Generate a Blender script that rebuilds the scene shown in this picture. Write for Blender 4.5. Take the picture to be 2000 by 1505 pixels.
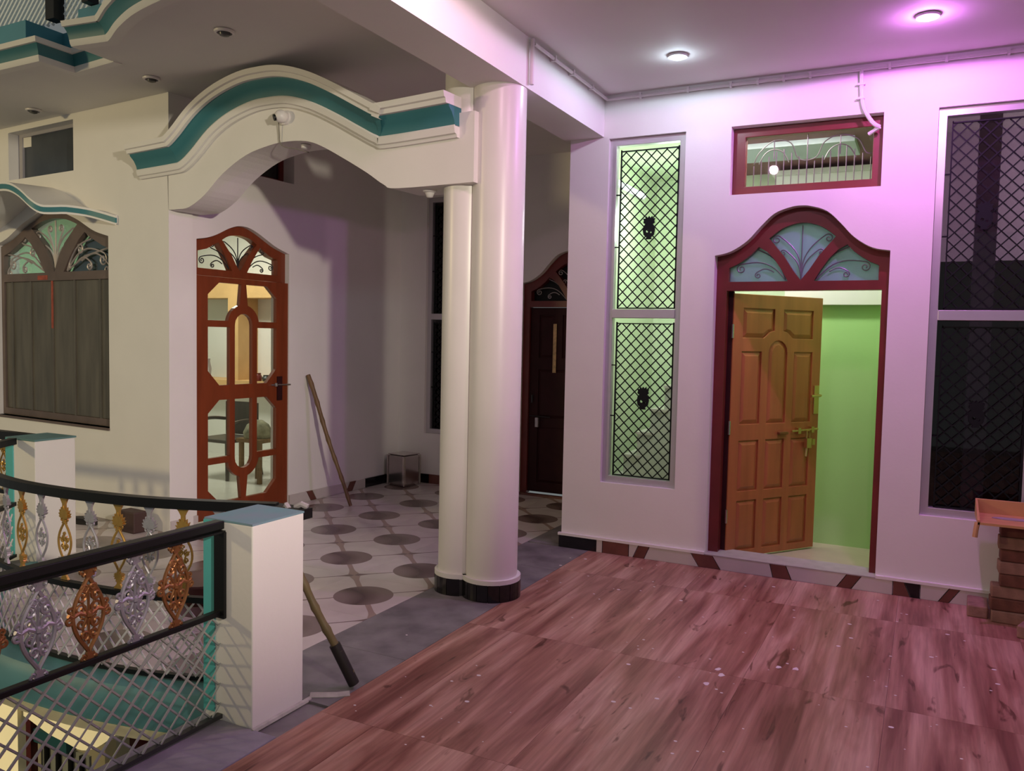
import bpy, math, random
from math import sin, cos, pi, radians, sqrt, atan2
from mathutils import Vector, Matrix
from mathutils.geometry import tessellate_polygon
random.seed(4)
for o in list(bpy.data.objects): bpy.data.objects.remove(o)
S = bpy.context.scene
COL = S.collection

# ------------------------------------------------------------------ camera
F, YAW, PIT, ROL, CH = 1600.0, -.4691, -.0582, .0205, 1.62
f = Vector((sin(YAW)*cos(PIT), cos(YAW)*cos(PIT), sin(PIT)))
r0 = Vector((cos(YAW), -sin(YAW), 0)); u0 = r0.cross(f)
rr = r0*cos(ROL) + u0*sin(ROL); uu = -r0*sin(ROL) + u0*cos(ROL)
cd = bpy.data.cameras.new('camera'); cam = bpy.data.objects.new('camera', cd); COL.objects.link(cam)
cd.sensor_width = 36; cd.lens = F*36/2000; cd.clip_start = .02
M = Matrix.Identity(4)
for i in range(3):
    M[i][0] = rr[i]; M[i][1] = uu[i]; M[i][2] = -f[i]
M[0][3], M[1][3], M[2][3] = 0, 0, CH
cam.matrix_world = M
S.camera = cam

# ------------------------------------------------------------------ world + large lights + exposure
S.view_settings.view_transform = 'Standard'; S.view_settings.look = 'None'
S.view_settings.exposure = -.62; S.view_settings.gamma = 1.0; S.view_settings.use_curve_mapping = False
w = bpy.data.worlds.new('world'); S.world = w; w.use_nodes = True
bg = w.node_tree.nodes['Background']; bg.inputs[0].default_value = (.55, .60, .60, 1); bg.inputs[1].default_value = .42

def lamp(name, kind, loc, color, energy, radius=.05, target=None, cone=None, blend=.4, size=None):
    d = bpy.data.lights.new(name, kind); d.color = color; d.energy = energy
    if kind in ('POINT', 'SPOT'): d.shadow_soft_size = radius
    if kind == 'SPOT': d.spot_size = radians(cone); d.spot_blend = blend
    if kind == 'AREA': d.shape = 'RECTANGLE'; d.size, d.size_y = size
    o = bpy.data.objects.new(name, d); COL.objects.link(o); o.location = loc
    if target is not None:
        o.rotation_euler = (Vector(target)-Vector(loc)).to_track_quat('-Z', 'Y').to_euler()
    return o
# flood lamp of the terrace, to the right of and behind the viewer
lamp('flood_light', 'SPOT', (2.45, .30, 2.88), (1, .90, .72), 2000, .10, (-6.5, 4.4, 1.5), 46, 1.0)
# street lamp across the courtyard, left of the house
lamp('street_lamp', 'POINT', (-9.5, -1.8, 3.3), (1, .80, .40), 820, .25)

# ------------------------------------------------------------------ materials
MATS = {}
def mat(name, col, rough=.6, metal=0, var=.0, vscale=6, bump=0, bscale=60, spec=.5, stretch=None, col2=None):
    if name in MATS: return MATS[name]
    m = bpy.data.materials.new(name); m.use_nodes = True; MATS[name] = m
    nt = m.node_tree; b = nt.nodes['Principled BSDF']
    b.inputs['Base Color'].default_value = (*col, 1); b.inputs['Roughness'].default_value = rough
    b.inputs['Metallic'].default_value = metal; b.inputs['Specular IOR Level'].default_value = spec
    if var or col2:
        tc = nt.nodes.new('ShaderNodeTexCoord'); n = nt.nodes.new('ShaderNodeTexNoise')
        n.inputs['Scale'].default_value = vscale; n.inputs['Detail'].default_value = 6
        src = tc.outputs['Object']
        if stretch:
            mp = nt.nodes.new('ShaderNodeMapping'); mp.inputs['Scale'].default_value = stretch
            nt.links.new(src, mp.inputs[0]); src = mp.outputs[0]
        nt.links.new(src, n.inputs['Vector'])
        cr = nt.nodes.new('ShaderNodeValToRGB'); cr.color_ramp.elements[0].position = .3; cr.color_ramp.elements[1].position = .7
        c2 = col2 or tuple(max(0, c*(1-var)) for c in col)
        cr.color_ramp.elements[0].color = (*c2, 1); cr.color_ramp.elements[1].color = (*col, 1)
        nt.links.new(n.outputs[0], cr.inputs[0]); nt.links.new(cr.outputs[0], b.inputs['Base Color'])
    if bump:
        tc = nt.nodes.new('ShaderNodeTexCoord'); n = nt.nodes.new('ShaderNodeTexNoise'); n.inputs['Scale'].default_value = bscale
        nt.links.new(tc.outputs['Object'], n.inputs['Vector'])
        bp = nt.nodes.new('ShaderNodeBump'); bp.inputs['Strength'].default_value = bump; bp.inputs['Distance'].default_value = .01
        nt.links.new(n.outputs[0], bp.inputs['Height']); nt.links.new(bp.outputs[0], b.inputs['Normal'])
    return m
def emit(name, col, st):
    m = bpy.data.materials.new(name); m.use_nodes = True; nt = m.node_tree; MATS[name] = m
    b = nt.nodes['Principled BSDF']; b.inputs['Base Color'].default_value = (.8, .8, .8, 1)
    b.inputs['Emission Color'].default_value = (*col, 1); b.inputs['Emission Strength'].default_value = st
    return m
def glass(name, tint=(1, 1, 1), refl=.10, rough=.02):
    m = bpy.data.materials.new(name); m.use_nodes = True; nt = m.node_tree; MATS[name] = m
    nt.nodes.remove(nt.nodes['Principled BSDF']); out = nt.nodes['Material Output']
    t = nt.nodes.new('ShaderNodeBsdfTransparent'); t.inputs[0].default_value = (*tint, 1)
    g = nt.nodes.new('ShaderNodeBsdfGlossy'); g.inputs['Roughness'].default_value = rough
    fr = nt.nodes.new('ShaderNodeLayerWeight'); pw = nt.nodes.new('ShaderNodeMath'); pw.operation = 'POWER'; pw.inputs[1].default_value = 4
    ad = nt.nodes.new('ShaderNodeMath'); ad.operation = 'ADD'; ad.inputs[1].default_value = refl; ad.use_clamp = True
    mx = nt.nodes.new('ShaderNodeMixShader')
    nt.links.new(fr.outputs['Facing'], pw.inputs[0]); nt.links.new(pw.outputs[0], ad.inputs[0]); nt.links.new(ad.outputs[0], mx.inputs[0])
    nt.links.new(t.outputs[0], mx.inputs[1]); nt.links.new(g.outputs[0], mx.inputs[2]); nt.links.new(mx.outputs[0], out.inputs[0])
    return m
WHITE = mat('white_paint', (.80, .77, .74), .62, var=.05, vscale=2.5, bump=.05, bscale=45)
CEIL = mat('ceiling_paint', (.78, .75, .72), .75, var=.06, vscale=1.5)
TEAL = mat('teal_paint', (.040, .185, .215), .5, var=.12, vscale=3)
TEALB = mat('blue_teal_paint', (.07, .27, .36), .55, var=.15, vscale=4)
TEALL = mat('light_teal_paint', (.10, .48, .47), .5, var=.1)
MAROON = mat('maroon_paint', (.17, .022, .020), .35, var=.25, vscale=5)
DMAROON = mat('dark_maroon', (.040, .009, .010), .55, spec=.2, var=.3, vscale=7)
REDWOOD = mat('red_brown_varnish', (.22, .045, .014), .3, var=.25, vscale=3, stretch=(6, 6, .8))
ORANGE = mat('orange_varnish', (.44, .15, .05), .33, var=.22, vscale=2.5, stretch=(7, 7, .7))
ALU = mat('aluminium', (.62, .60, .62), .35, .6, var=.08)
BLACK = mat('black_iron', (.005, .005, .006), .42, spec=.3)
IRON = mat('dark_iron', (.03, .03, .03), .45)
WIRON = mat('pale_iron', (.42, .37, .36), .4, .3)
SILVER = mat('silver_paint', (.52, .49, .52), .42, .6, var=.15, vscale=30)
GOLD = mat('gold_paint', (.62, .36, .09), .34, .7, var=.2, vscale=30)
COPPER = mat('copper_paint', (.30, .125, .05), .38, .65, var=.25, vscale=30)
GREYBAR = mat('grey_bar', (.42, .42, .42), .4, .4)
STONE = mat('grey_stone', (.12, .11, .115), .5, var=.5, vscale=5, col2=(.26, .245, .245), bump=.04)
CURB = mat('cement_curb', (.30, .28, .34), .7, var=.3, vscale=8, bump=.08)
PVC = mat('white_pvc', (.74, .70, .70), .4)
GREEN = mat('green_paint', (.40, .66, .25), .6, var=.06, vscale=2)
MINT = mat('mint_paint', (.42, .62, .40), .6, var=.1, vscale=2)
CREAM = mat('cream_paint', (.78, .67, .42), .65, var=.06)
BEIGE = mat('beige_floor', (.55, .48, .33), .35, var=.1)
BAMBOO = mat('bamboo', (.20, .115, .045), .5, var=.35, vscale=9, stretch=(5, 5, 1))
DARKTIP = mat('dark_tape', (.012, .009, .008), .6)
STEEL = mat('tin_steel', (.55, .50, .48), .16, .95, var=.1, vscale=9)
BRICKM = mat('brick', (.20, .075, .05), .85, var=.5, vscale=14, bump=.3, bscale=40)
BRICKP = mat('pale_brick', (.36, .20, .15), .85, var=.4, vscale=14, bump=.3, bscale=40)
TRAYM = mat('tray_wood', (.62, .33, .14), .5, var=.2, vscale=4, stretch=(1, 6, 1))
SKW = mat('skirting_white', (.58, .53, .50), .3, var=.08)
SKB = mat('skirting_brown', (.17, .06, .045), .3, var=.3, vscale=9)
SKK = mat('skirting_black', (.012, .010, .012), .15, var=.5, vscale=20)
CHROME = mat('chrome', (.7, .68, .66), .2, 1)
BRASS = mat('brass', (.62, .42, .18), .28, .9)
GLASS = glass('window_glass', (.92, .96, .94), .03)
DGLASS = glass('dark_glass', (.55, .52, .55), .05)
FGLASS = glass('fan_glass', (.85, .97, .95), .10, .08)

def frosted(name, col, tr):
    m = mat(name, col, .18); nt = m.node_tree; b = nt.nodes['Principled BSDF']; out = nt.nodes['Material Output']
    t = nt.nodes.new('ShaderNodeBsdfTransparent'); t.inputs[0].default_value = (.85, .95, .95, 1)
    tl_ = nt.nodes.new('ShaderNodeBsdfTranslucent'); tl_.inputs[0].default_value = (*col, 1)
    m1 = nt.nodes.new('ShaderNodeMixShader'); m1.inputs[0].default_value = .45
    m2 = nt.nodes.new('ShaderNodeMixShader'); m2.inputs[0].default_value = tr
    nt.links.new(b.outputs[0], m1.inputs[1]); nt.links.new(tl_.outputs[0], m1.inputs[2])
    nt.links.new(m1.outputs[0], m2.inputs[1]); nt.links.new(t.outputs[0], m2.inputs[2]); nt.links.new(m2.outputs[0], out.inputs[0])
    return m
FROST = frosted('blue_frosted_glass', (.34, .50, .58), .2)
def wood_floor():
    m = bpy.data.materials.new('wood_look_tile'); m.use_nodes = True; nt = m.node_tree; b = nt.nodes['Principled BSDF']
    tc = nt.nodes.new('ShaderNodeTexCoord'); oi = nt.nodes.new('ShaderNodeObjectInfo')
    L = nt.links.new
    def noise(sc, scale, det=7, dis=.0, off=None):
        mp = nt.nodes.new('ShaderNodeMapping'); mp.inputs['Scale'].default_value = sc
        L(tc.outputs['Object'], mp.inputs[0])
        src = mp.outputs[0]
        v = nt.nodes.new('ShaderNodeVectorMath'); v.operation = 'MULTIPLY_ADD'
        v.inputs[1].default_value = (1, 1, 1)
        sep = nt.nodes.new('ShaderNodeVectorMath'); sep.operation = 'SCALE'; sep.inputs[0].default_value = (0, 9, 17); L(oi.outputs['Random'], sep.inputs['Scale'])
        L(src, v.inputs[0]); L(sep.outputs[0], v.inputs[2])
        n = nt.nodes.new('ShaderNodeTexNoise'); n.inputs['Scale'].default_value = scale; n.inputs['Detail'].default_value = det; n.inputs['Distortion'].default_value = dis
        L(v.outputs[0], n.inputs['Vector']); return n
    n1 = noise((4.2, .42, 1), 2.2, 6, .6)      # long streaks
    n2 = noise((34, 1.4, 1), 2.0, 5, .3)       # fine grain
    n3 = noise((9, 2.2, 1), 1.5, 3, 1.0)       # knots
    cr = nt.nodes.new('ShaderNodeValToRGB'); e = cr.color_ramp.elements
    e[0].position = .34; e[0].color = (.21, .080, .060, 1); e[1].position = .66; e[1].color = (.54, .335, .26, 1)
    x = cr.color_ramp.elements.new(.5); x.color = (.385, .195, .145, 1)
    L(n1.outputs[0], cr.inputs[0])
    cr2 = nt.nodes.new('ShaderNodeValToRGB'); cr2.color_ramp.elements[0].position = .3; cr2.color_ramp.elements[0].color = (.78, .74, .72, 1)
    cr2.color_ramp.elements[1].position = .65; cr2.color_ramp.elements[1].color = (1.08, 1.05, 1.04, 1); L(n2.outputs[0], cr2.inputs[0])
    mx = nt.nodes.new('ShaderNodeMix'); mx.data_type = 'RGBA'; mx.blend_type = 'MULTIPLY'; mx.inputs[0].default_value = 1
    L(cr.outputs[0], mx.inputs[6]); L(cr2.outputs[0], mx.inputs[7])
    cr3 = nt.nodes.new('ShaderNodeValToRGB'); cr3.color_ramp.elements[0].position = .29; cr3.color_ramp.elements[0].color = (.42, .34, .32, 1)
    cr3.color_ramp.elements[1].position = .36; cr3.color_ramp.elements[1].color = (1, 1, 1, 1); L(n3.outputs[0], cr3.inputs[0])
    my = nt.nodes.new('ShaderNodeMix'); my.data_type = 'RGBA'; my.blend_type = 'MULTIPLY'; my.inputs[0].default_value = 1
    L(mx.outputs[2], my.inputs[6]); L(cr3.outputs[0], my.inputs[7])
    L(my.outputs[2], b.inputs['Base Color']); b.inputs['Roughness'].default_value = .38; b.inputs['Specular IOR Level'].default_value = .35
    MATS['wood'] = m; return m
WOOD = wood_floor()

def pattern_tile():
    m = bpy.data.materials.new('patterned_tile'); m.use_nodes = True; nt = m.node_tree; b = nt.nodes['Principled BSDF']; L = nt.links.new
    tc = nt.nodes.new('ShaderNodeTexCoord'); sx = nt.nodes.new('ShaderNodeSeparateXYZ'); L(tc.outputs['Object'], sx.inputs[0])
    def mth(op, a, b_=None, c=None):
        n = nt.nodes.new('ShaderNodeMath'); n.operation = op
        for i, v in enumerate((a, b_, c)):
            if v is None: continue
            if isinstance(v, (int, float)): n.inputs[i].default_value = v
            else: L(v, n.inputs[i])
        return n.outputs[0]
    X, Y = sx.outputs[0], sx.outputs[1]
    rad = mth('SQRT', mth('ADD', mth('MULTIPLY', X, X), mth('MULTIPLY', Y, Y)))
    p = mth('MULTIPLY', mth('ADD', X, Y), .7071); q = mth('MULTIPLY', mth('SUBTRACT', X, Y), .7071)
    ap, aq = mth('ABSOLUTE', p), mth('ABSOLUTE', q)
    # wide ribbon along q (the x=-y diagonal): half-width narrows between circles, flares in the corner
    wv = mth('ADD', .017, mth('MULTIPLY', 1.5, mth('MULTIPLY', mth('MAXIMUM', mth('SUBTRACT', aq, .30), 0), mth('MAXIMUM', mth('SUBTRACT', aq, .30), 0))))
    ribbon = mth('LESS_THAN', ap, wv)
    wv2 = mth('ADD', .006, mth('MULTIPLY', 2.2, mth('MULTIPLY', mth('MAXIMUM', mth('SUBTRACT', ap, .32), 0), mth('MAXIMUM', mth('SUBTRACT', ap, .32), 0))))
    thin = mth('LESS_THAN', aq, wv2)
    circ = mth('LESS_THAN', rad, .185)
    shade = nt.nodes.new('ShaderNodeValToRGB'); e = shade.color_ramp.elements
    e[0].position = 0; e[0].color = (.10, .065, .06, 1); e[1].position = .8; e[1].color = (.22, .165, .15, 1)
    bend = mth('MULTIPLY', mth('ABSOLUTE', mth('ADD', p, mth('MULTIPLY', mth('MULTIPLY', q, q), 3.0))), 7.0)
    L(bend, shade.inputs[0])
    n = nt.nodes.new('ShaderNodeTexNoise'); n.inputs['Scale'].default_value = 5; L(tc.outputs['Object'], n.inputs['Vector'])
    base = nt.nodes.new('ShaderNodeValToRGB'); base.color_ramp.elements[0].color = (.52, .46, .44, 1); base.color_ramp.elements[1].color = (.70, .64, .61, 1); L(n.outputs[0], base.inputs[0])
    def mix(fac, a, c):
        k = nt.nodes.new('ShaderNodeMix'); k.data_type = 'RGBA'; L(fac, k.inputs[0])
        if isinstance(a, tuple): k.inputs[6].default_value = a
        else: L(a, k.inputs[6])
        if isinstance(c, tuple): k.inputs[7].default_value = c
        else: L(c, k.inputs[7])
        return k.outputs[2]
    c = mix(ribbon, base.outputs[0], (.36, .27, .23, 1)); c = mix(thin, c, (.22, .165, .15, 1)); c = mix(circ, c, shade.outputs[0])
    L(c, b.inputs['Base Color']); b.inputs['Roughness'].default_value = .22
    MATS['ptile'] = m; return m
PTILE = pattern_tile()

# ------------------------------------------------------------------ mesh helpers
class MB:
    def __init__(s): s.v = []; s.f = []
    def add(s, vs, fs):
        k = len(s.v); s.v += [tuple(p) for p in vs]; s.f += [tuple(i+k for i in q) for q in fs]; return s
    def box(s, a, b):
        x0, y0, z0 = [min(p) for p in zip(a, b)]; x1, y1, z1 = [max(p) for p in zip(a, b)]
        return s.add([(x0,y0,z0),(x1,y0,z0),(x1,y1,z0),(x0,y1,z0),(x0,y0,z1),(x1,y0,z1),(x1,y1,z1),(x0,y1,z1)],
                     [(0,3,2,1),(4,5,6,7),(0,1,5,4),(1,2,6,5),(2,3,7,6),(3,0,4,7)])
    def fbox(s, fr, u0, u1, z0, z1, w0, w1):
        P = [fr(u, z, w) for w in (w0, w1) for (u, z) in ((u0, z0), (u1, z0), (u1, z1), (u0, z1))]
        return s.add(P, [(0,1,2,3),(7,6,5,4),(0,4,5,1),(1,5,6,2),(2,6,7,3),(3,7,4,0)])
    def plate(s, fr, outer, holes, w0, w1):
        loops = [outer]+list(holes)
        flat = [p for l in loops for p in l]
        tri = tessellate_polygon([[Vector((a, b, 0)) for a, b in l] for l in loops])
        n = len(flat)
        V = [fr(a, b, w0) for a, b in flat]+[fr(a, b, w1) for a, b in flat]
        Fs = [tuple(t) for t in tri]+[tuple(i+n for i in reversed(t)) for t in tri]
        k = 0
        for l in loops:
            m = len(l)
            for i in range(m):
                j = (i+1) % m; Fs.append((k+i, k+j, k+j+n, k+i+n))
            k += m
        return s.add(V, Fs)
    def tube(s, path, r, n=6, r2=None, cap=True, flat=1.0):
        path = [Vector(p) for p in path]; m = len(path)
        rad = r if isinstance(r, (list, tuple)) else [r+(0 if r2 is None else (r2-r)*i/max(1, m-1)) for i in range(m)]
        up = None; V = []; Fs = []
        for i, p in enumerate(path):
            t = (path[min(i+1, m-1)]-path[max(i-1, 0)])
            t = t.normalized() if t.length > 1e-9 else Vector((0, 0, 1))
            if up is None:
                up = t.orthogonal().normalized()
            up = (up-t*up.dot(t)); up = up.normalized() if up.length > 1e-6 else t.orthogonal().normalized()
            sd = t.cross(up)
            for k in range(n):
                a = 2*pi*k/n; V.append(p+(up*cos(a)+sd*sin(a)*flat)*rad[i])
        for i in range(m-1):
            for k in range(n):
                a = i*n+k; b_ = i*n+(k+1) % n; Fs.append((a, b_, b_+n, a+n))
        if cap: Fs += [tuple(reversed(range(n))), tuple(range((m-1)*n, m*n))]
        return s.add(V, Fs)
    def lathe(s, c, prof, n=24, axis='z'):
        V = []; Fs = []; m = len(prof)
        for rr_, h in prof:
            for k in range(n):
                a = 2*pi*k/n; V.append((c[0]+rr_*cos(a), c[1]+rr_*sin(a), c[2]+h))
        for i in range(m-1):
            for k in range(n):
                a = i*n+k; b_ = i*n+(k+1) % n; Fs.append((a, b_, b_+n, a+n))
        Fs += [tuple(reversed(range(n))), tuple(range((m-1)*n, m*n))]
        return s.add(V, Fs)
    def prism(s, poly, z0, z1):
        return s.plate(lambda a, b, w_: (a, b, w_), poly, [], z0, z1)
    def sweep(s, secs):
        """secs: list of cross-sections (lists of points), joined into a closed band"""
        m = len(secs[0]); V = [p for q in secs for p in q]; Fs = []
        for i in range(len(secs)-1):
            for k in range(m):
                a = i*m+k; b_ = i*m+(k+1) % m; Fs.append((a, b_, b_+m, a+m))
        Fs += [tuple(reversed(range(m))), tuple(range((len(secs)-1)*m, len(secs)*m))]
        return s.add(V, Fs)
    def mesh(s, name, smooth=False):
        me = bpy.data.meshes.new(name); me.from_pydata(s.v, [], s.f)
        import bmesh
        bm = bmesh.new(); bm.from_mesh(me); bmesh.ops.recalc_face_normals(bm, faces=bm.faces); bm.to_mesh(me); bm.free()
        if smooth:
            me.polygons.foreach_set('use_smooth', [True]*len(me.polygons))
            try: me.set_sharp_from_angle(angle=radians(40))
            except Exception: pass
        me.update(); return me
def obj(name, mb, material, parent=None, smooth=False, label=None, cat=None, group=None, kind=None, bevel=0):
    me = mb if isinstance(mb, bpy.types.Mesh) else mb.mesh(name, smooth)
    if not len(me.materials): me.materials.append(material)
    o = bpy.data.objects.new(name, me); COL.objects.link(o)
    if parent: o.parent = parent
    if label: o['label'] = label
    if cat: o['category'] = cat
    if group: o['group'] = group
    if kind: o['kind'] = kind
    if bevel:
        b = o.modifiers.new('bevel', 'BEVEL'); b.width = bevel; b.segments = 2; b.limit_method = 'ANGLE'
    return o
def empty(name, label=None, cat=None, group=None, kind=None, loc=None):
    o = bpy.data.objects.new(name, None); COL.objects.link(o); o.empty_display_size = .1
    if loc: o.location = loc
    if label: o['label'] = label
    if cat: o['category'] = cat
    if group: o['group'] = group
    if kind: o['kind'] = kind
    return o
def box(name, a, b, m, parent=None, **k): return obj(name, MB().box(a, b), m, parent, **k)
def catmull(pts, n=8, closed=False):
    pts = [Vector(p) for p in pts]; out = []; m = len(pts)
    for i in range(m-1):
        p0, p1, p2, p3 = pts[max(i-1, 0)], pts[i], pts[i+1], pts[min(i+2, m-1)]
        for k in range(n):
            t = k/n
            out.append(.5*((2*p1)+(p2-p0)*t+(2*p0-5*p1+4*p2-p3)*t*t+(3*p1-p0-3*p2+p3)*t**3))
    out.append(pts[-1]); return out
def c2(pts, n=6): return [(p.x, p.y) for p in catmull([Vector((a, b, 0)) for a, b in pts], n)]
def mirror(pts, c): return [(2*c-a, b) for a, b in reversed(pts)]
def circ(cx, cy, r, a0, a1, n=10): return [(cx+r*cos(a0+(a1-a0)*i/n), cy+r*sin(a0+(a1-a0)*i/n)) for i in range(n+1)]

# wall frames: (u, z, w) -> world; w grows INTO the wall
YA = 5.84
FA = lambda u, z, w_: (u, YA+w_, z)
OB = Vector((-5.36, 4.556, 0)); UB = Vector((.99640, -.0849, 0)); NB = Vector((.0849, .9964, 0))
FB = lambda u, z, w_: tuple(OB+UB*u+NB*w_+Vector((0, 0, z)))
FS = lambda y, z, w_: (-5.31+(y-6.3)*.0324-w_, y, z)
YK = 7.6
FK = lambda u, z, w_: (u, YK+w_, z)
CZ, CZL = 3.43, 3.47          # ceilings: right porch, left porch

# ------------------------------------------------------------------ right facade
ARCH1 = c2([(-1.375, 2.227), (-1.264, 2.254), (-1.153, 2.325), (-1.065, 2.421), (-.978, 2.503), (-.878, 2.54), (-.81, 2.548), (-.742, 2.54), (-.642, 2.503), (-.555, 2.421), (-.467, 2.325), (-.356, 2.254), (-.248, 2.232)], 4)
door_hole = [(-1.372, .0), *ARCH1, (-.248, .0)]
W1 = (-2.19, -1.61, .536, 3.112); W2 = (-.008, .60, .536, 3.11); TR = (-1.289, -.322, 2.645, 3.115)
rect = lambda q: [(q[0], q[2]), (q[1], q[2]), (q[1], q[3]), (q[0], q[3])]
fac = MB().plate(FA, [(-2.5, 0), (-1.372, 0), *ARCH1, (-.248, 0), (3.2, 0), (3.2, 3.6), (-2.5, 3.6)], [rect(W1), rect(W2), rect(TR)], 0, .22)
obj('wall_facade', fac, WHITE, kind='structure')
obj('wall_return', MB().box((-2.5, YA+.22, 0), (-2.42, YK, 3.6)), WHITE, kind='structure')

# threshold + skirting of the facade
sk = empty('baseboard_facade', kind='structure')
def skpiece(x0, x1, m, sl0=0, sl1=0, z1=.092):
    P = [(x0-sl0, 0), (x1-sl1, 0), (x1+sl1, z1), (x0+sl0, z1)]
    obj('skirting_tile', MB().plate(FA, P, [], -.022, 0), m, sk)
seq = [(-2.515, SKK, 0), (-2.20, SKW, .0), (-2.15, SKB, 0), (-1.94, SKW, .0), (-1.885, SKB, .02), (-1.80, SKW, .02), (-1.44, SKB, -.03), (-1.285, SKW, -.03), (-.905, SKB, -.012), (-.79, SKW, -.02),
       (-.45, SKB, .03), (-.36, SKW, .03), (-.14, SKB, .0), (-.055, SKK, -.02), (.02, SKW, .0), (.155, SKB, .03), (.215, SKW, .03), (.45, SKK, 0), (.62, SKW, 0), (1.1, SKB, .02), (1.3, SKW, .02), (3.2, None, 0)]
for i in range(len(seq)-1):
    skpiece(seq[i][0]+.003, seq[i+1][0]-.003, seq[i][1], seq[i][2], seq[i+1][2])
obj('skirting_ledge', MB().box((-2.52, YA-.026, .093), (-1.376, YA, .112)).box((-.245, YA-.026, .093), (3.2, YA, .112)), WHITE, sk)
obj('threshold', MB().box((-1.373, YA, .0), (-.247, YA+.22, .098)).box((-1.373, YA-.024, .0925), (-.247, YA, .099)), mat('threshold_stone', (.46, .42, .40), .4, var=.2, vscale=12), sk)

# ------------------------------------------------------------------ iron scroll helper
def bez(a, b, c, d, n=12):
    a, b, c, d = [Vector((*p, 0)) for p in (a, b, c, d)]
    return [((1-t)**3*a+3*(1-t)**2*t*b+3*(1-t)*t*t*c+t**3*d) for t in [i/n for i in range(n+1)]]
def frond(a, tip, bend, curl, turns=1.4, cr=.03):
    """a stem from a to near tip that ends in a spiral; bend = sideways offset, curl=+-1"""
    a = Vector((*a, 0)); t = Vector((*tip, 0)); d = t-a; n = Vector((-d.y, d.x, 0)).normalized()
    P = [a+d*s_+n*bend*sin(pi*s_)*1.0 for s_ in [i/10 for i in range(11)]]
    dr = (P[-1]-P[-2]).normalized(); nn = Vector((-dr.y, dr.x, 0))*curl
    c = P[-1]+nn*cr; a0 = atan2(P[-1].y-c.y, P[-1].x-c.x)
    N = int(turns*12)
    for i in range(1, N+1):
        k = i/N; an = a0+curl*2*pi*turns*k; r_ = cr*(1-.78*k)
        P.append(Vector((c.x+r_*cos(an), c.y+r_*sin(an), 0)))
    return [(p.x, p.y) for p in P]
def iron(fr, w_, paths, r, m, parent, name='scrollwork', n=5, mb=None):
    mb = mb or MB()
    for p in paths: mb.tube([fr(a, b, w_) for a, b in p], r, n)
    return obj(name, mb, m, parent, smooth=True)

def fan(fr, c, zb, half, zside, zap, apexhalf, parent, wi, ironm, glassm, r=.006, s=1.0, dense=False):
    """scrollwork for a three-lobed fan light centred at c with its foot at zb"""
    P = []
    H = zap-zb
    P.append([(c, zb+.01), (c, zap-.01)])
    for sg in (-1, 1):
        P.append(frond((c, zb+.02), (c+sg*half*.30, zb+H*.80), -sg*half*-.10, -sg, 1.3, half*.06))
        P.append(frond((c, zb+.02), (c+sg*half*.22, zb+H*.55), -sg*half*-.06, -sg, 1.2, half*.045))
        bx, bz = c+sg*half*.20, zb+.015
        P.append(frond((bx, bz), (c+sg*half*.60, zb+H*.58), sg*half*.08, sg, 1.4, half*.06))
        P.append(frond((bx, bz), (c+sg*half*.82, zb+H*.32), sg*half*.12, -sg, 1.4, half*.065))
        P.append(frond((bx+sg*half*.16, bz+H*.13), (c+sg*half*.60, zb+H*.17), sg*half*.05, -sg, 1.3, half*.045))
        if dense:
            P.append(frond((bx+sg*half*.05, bz+H*.04), (c+sg*half*.42, zb+H*.50), sg*half*.10, -sg, 1.3, half*.05))
            P.append(frond((bx+sg*half*.25, bz+H*.17), (c+sg*half*.90, zb+H*.10), sg*half*.09, -sg, 1.3, half*.05))
            P.append([(bx, bz), (c+sg*half*.5, zb+H*.28), (c+sg*half*.95, zb+H*.42)])
            P.append(frond((c+sg*.01, zb+.05), (c+sg*half*.13, zb+H*.78), sg*half*.03, sg, 1.3, half*.04))
    return iron(fr, wi, P, r, ironm, parent)

# ------------------------------------------------------------------ door_1 : main door
d1 = empty('door_1', kind='structure')
inner = c2([(-1.372, 2.19), (-1.249, 2.228), (-1.15, 2.306), (-1.054, 2.40), (-.959, 2.478), (-.87, 2.517), (-.81, 2.522), (-.75, 2.517), (-.661, 2.478), (-.566, 2.40), (-.47, 2.306), (-.371, 2.228), (-.248, 2.19)], 4)
lobeC = [(-.805, 2.052)] + [(-.856, 2.12), (-.92, 2.22), (-1.022, 2.345)] + c2([(-1.022, 2.345), (-.94, 2.408), (-.864, 2.437), (-.805, 2.445), (-.746, 2.437), (-.67, 2.408), (-.588, 2.345)], 4)[1:] + [(-.69, 2.22), (-.754, 2.12)]
lobeL = [(-1.29, 2.048), (-1.29, 2.146), (-1.235, 2.17), (-1.184, 2.203), (-1.135, 2.24), (-1.09, 2.288), (-1.035, 2.255), (-.984, 2.204), (-.93, 2.125), (-.887, 2.048)]
lobeR = mirror(lobeL, -.8025)
opening = [(-1.302, -.05), (-.292, -.05), (-.292, 1.985), (-1.302, 1.985)]
fr1 = MB().plate(FA, [(-1.385, .098), *[(p[0]+(.013 if p[0] > -.81 else -.013), p[1]+.035) for p in inner], (-.235, .098), (-.292, .098), (-.292, 1.985), (-1.302, 1.985), (-1.302, .098)], [lobeC, lobeL, lobeR], .085, .165)
obj('frame', fr1, MAROON, d1, bevel=.004)
for n_, lb in (('fan_pane', lobeC), ('fan_pane', lobeL), ('fan_pane', lobeR)):
    obj(n_, MB().plate(FA, lb, [], .13, .136), FROST, d1)
fan(FA, -.805, 2.045, .50, 2.15, 2.44, .2, d1, .115, mat('grey_iron', (.17, .18, .20), .4, .3), None, .0045)
# inner dark rebate on the hinge side
obj('rebate', MB().fbox(FA, -1.302, -1.268, .098, 1.985, .165, .20), DMAROON, d1)
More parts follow.
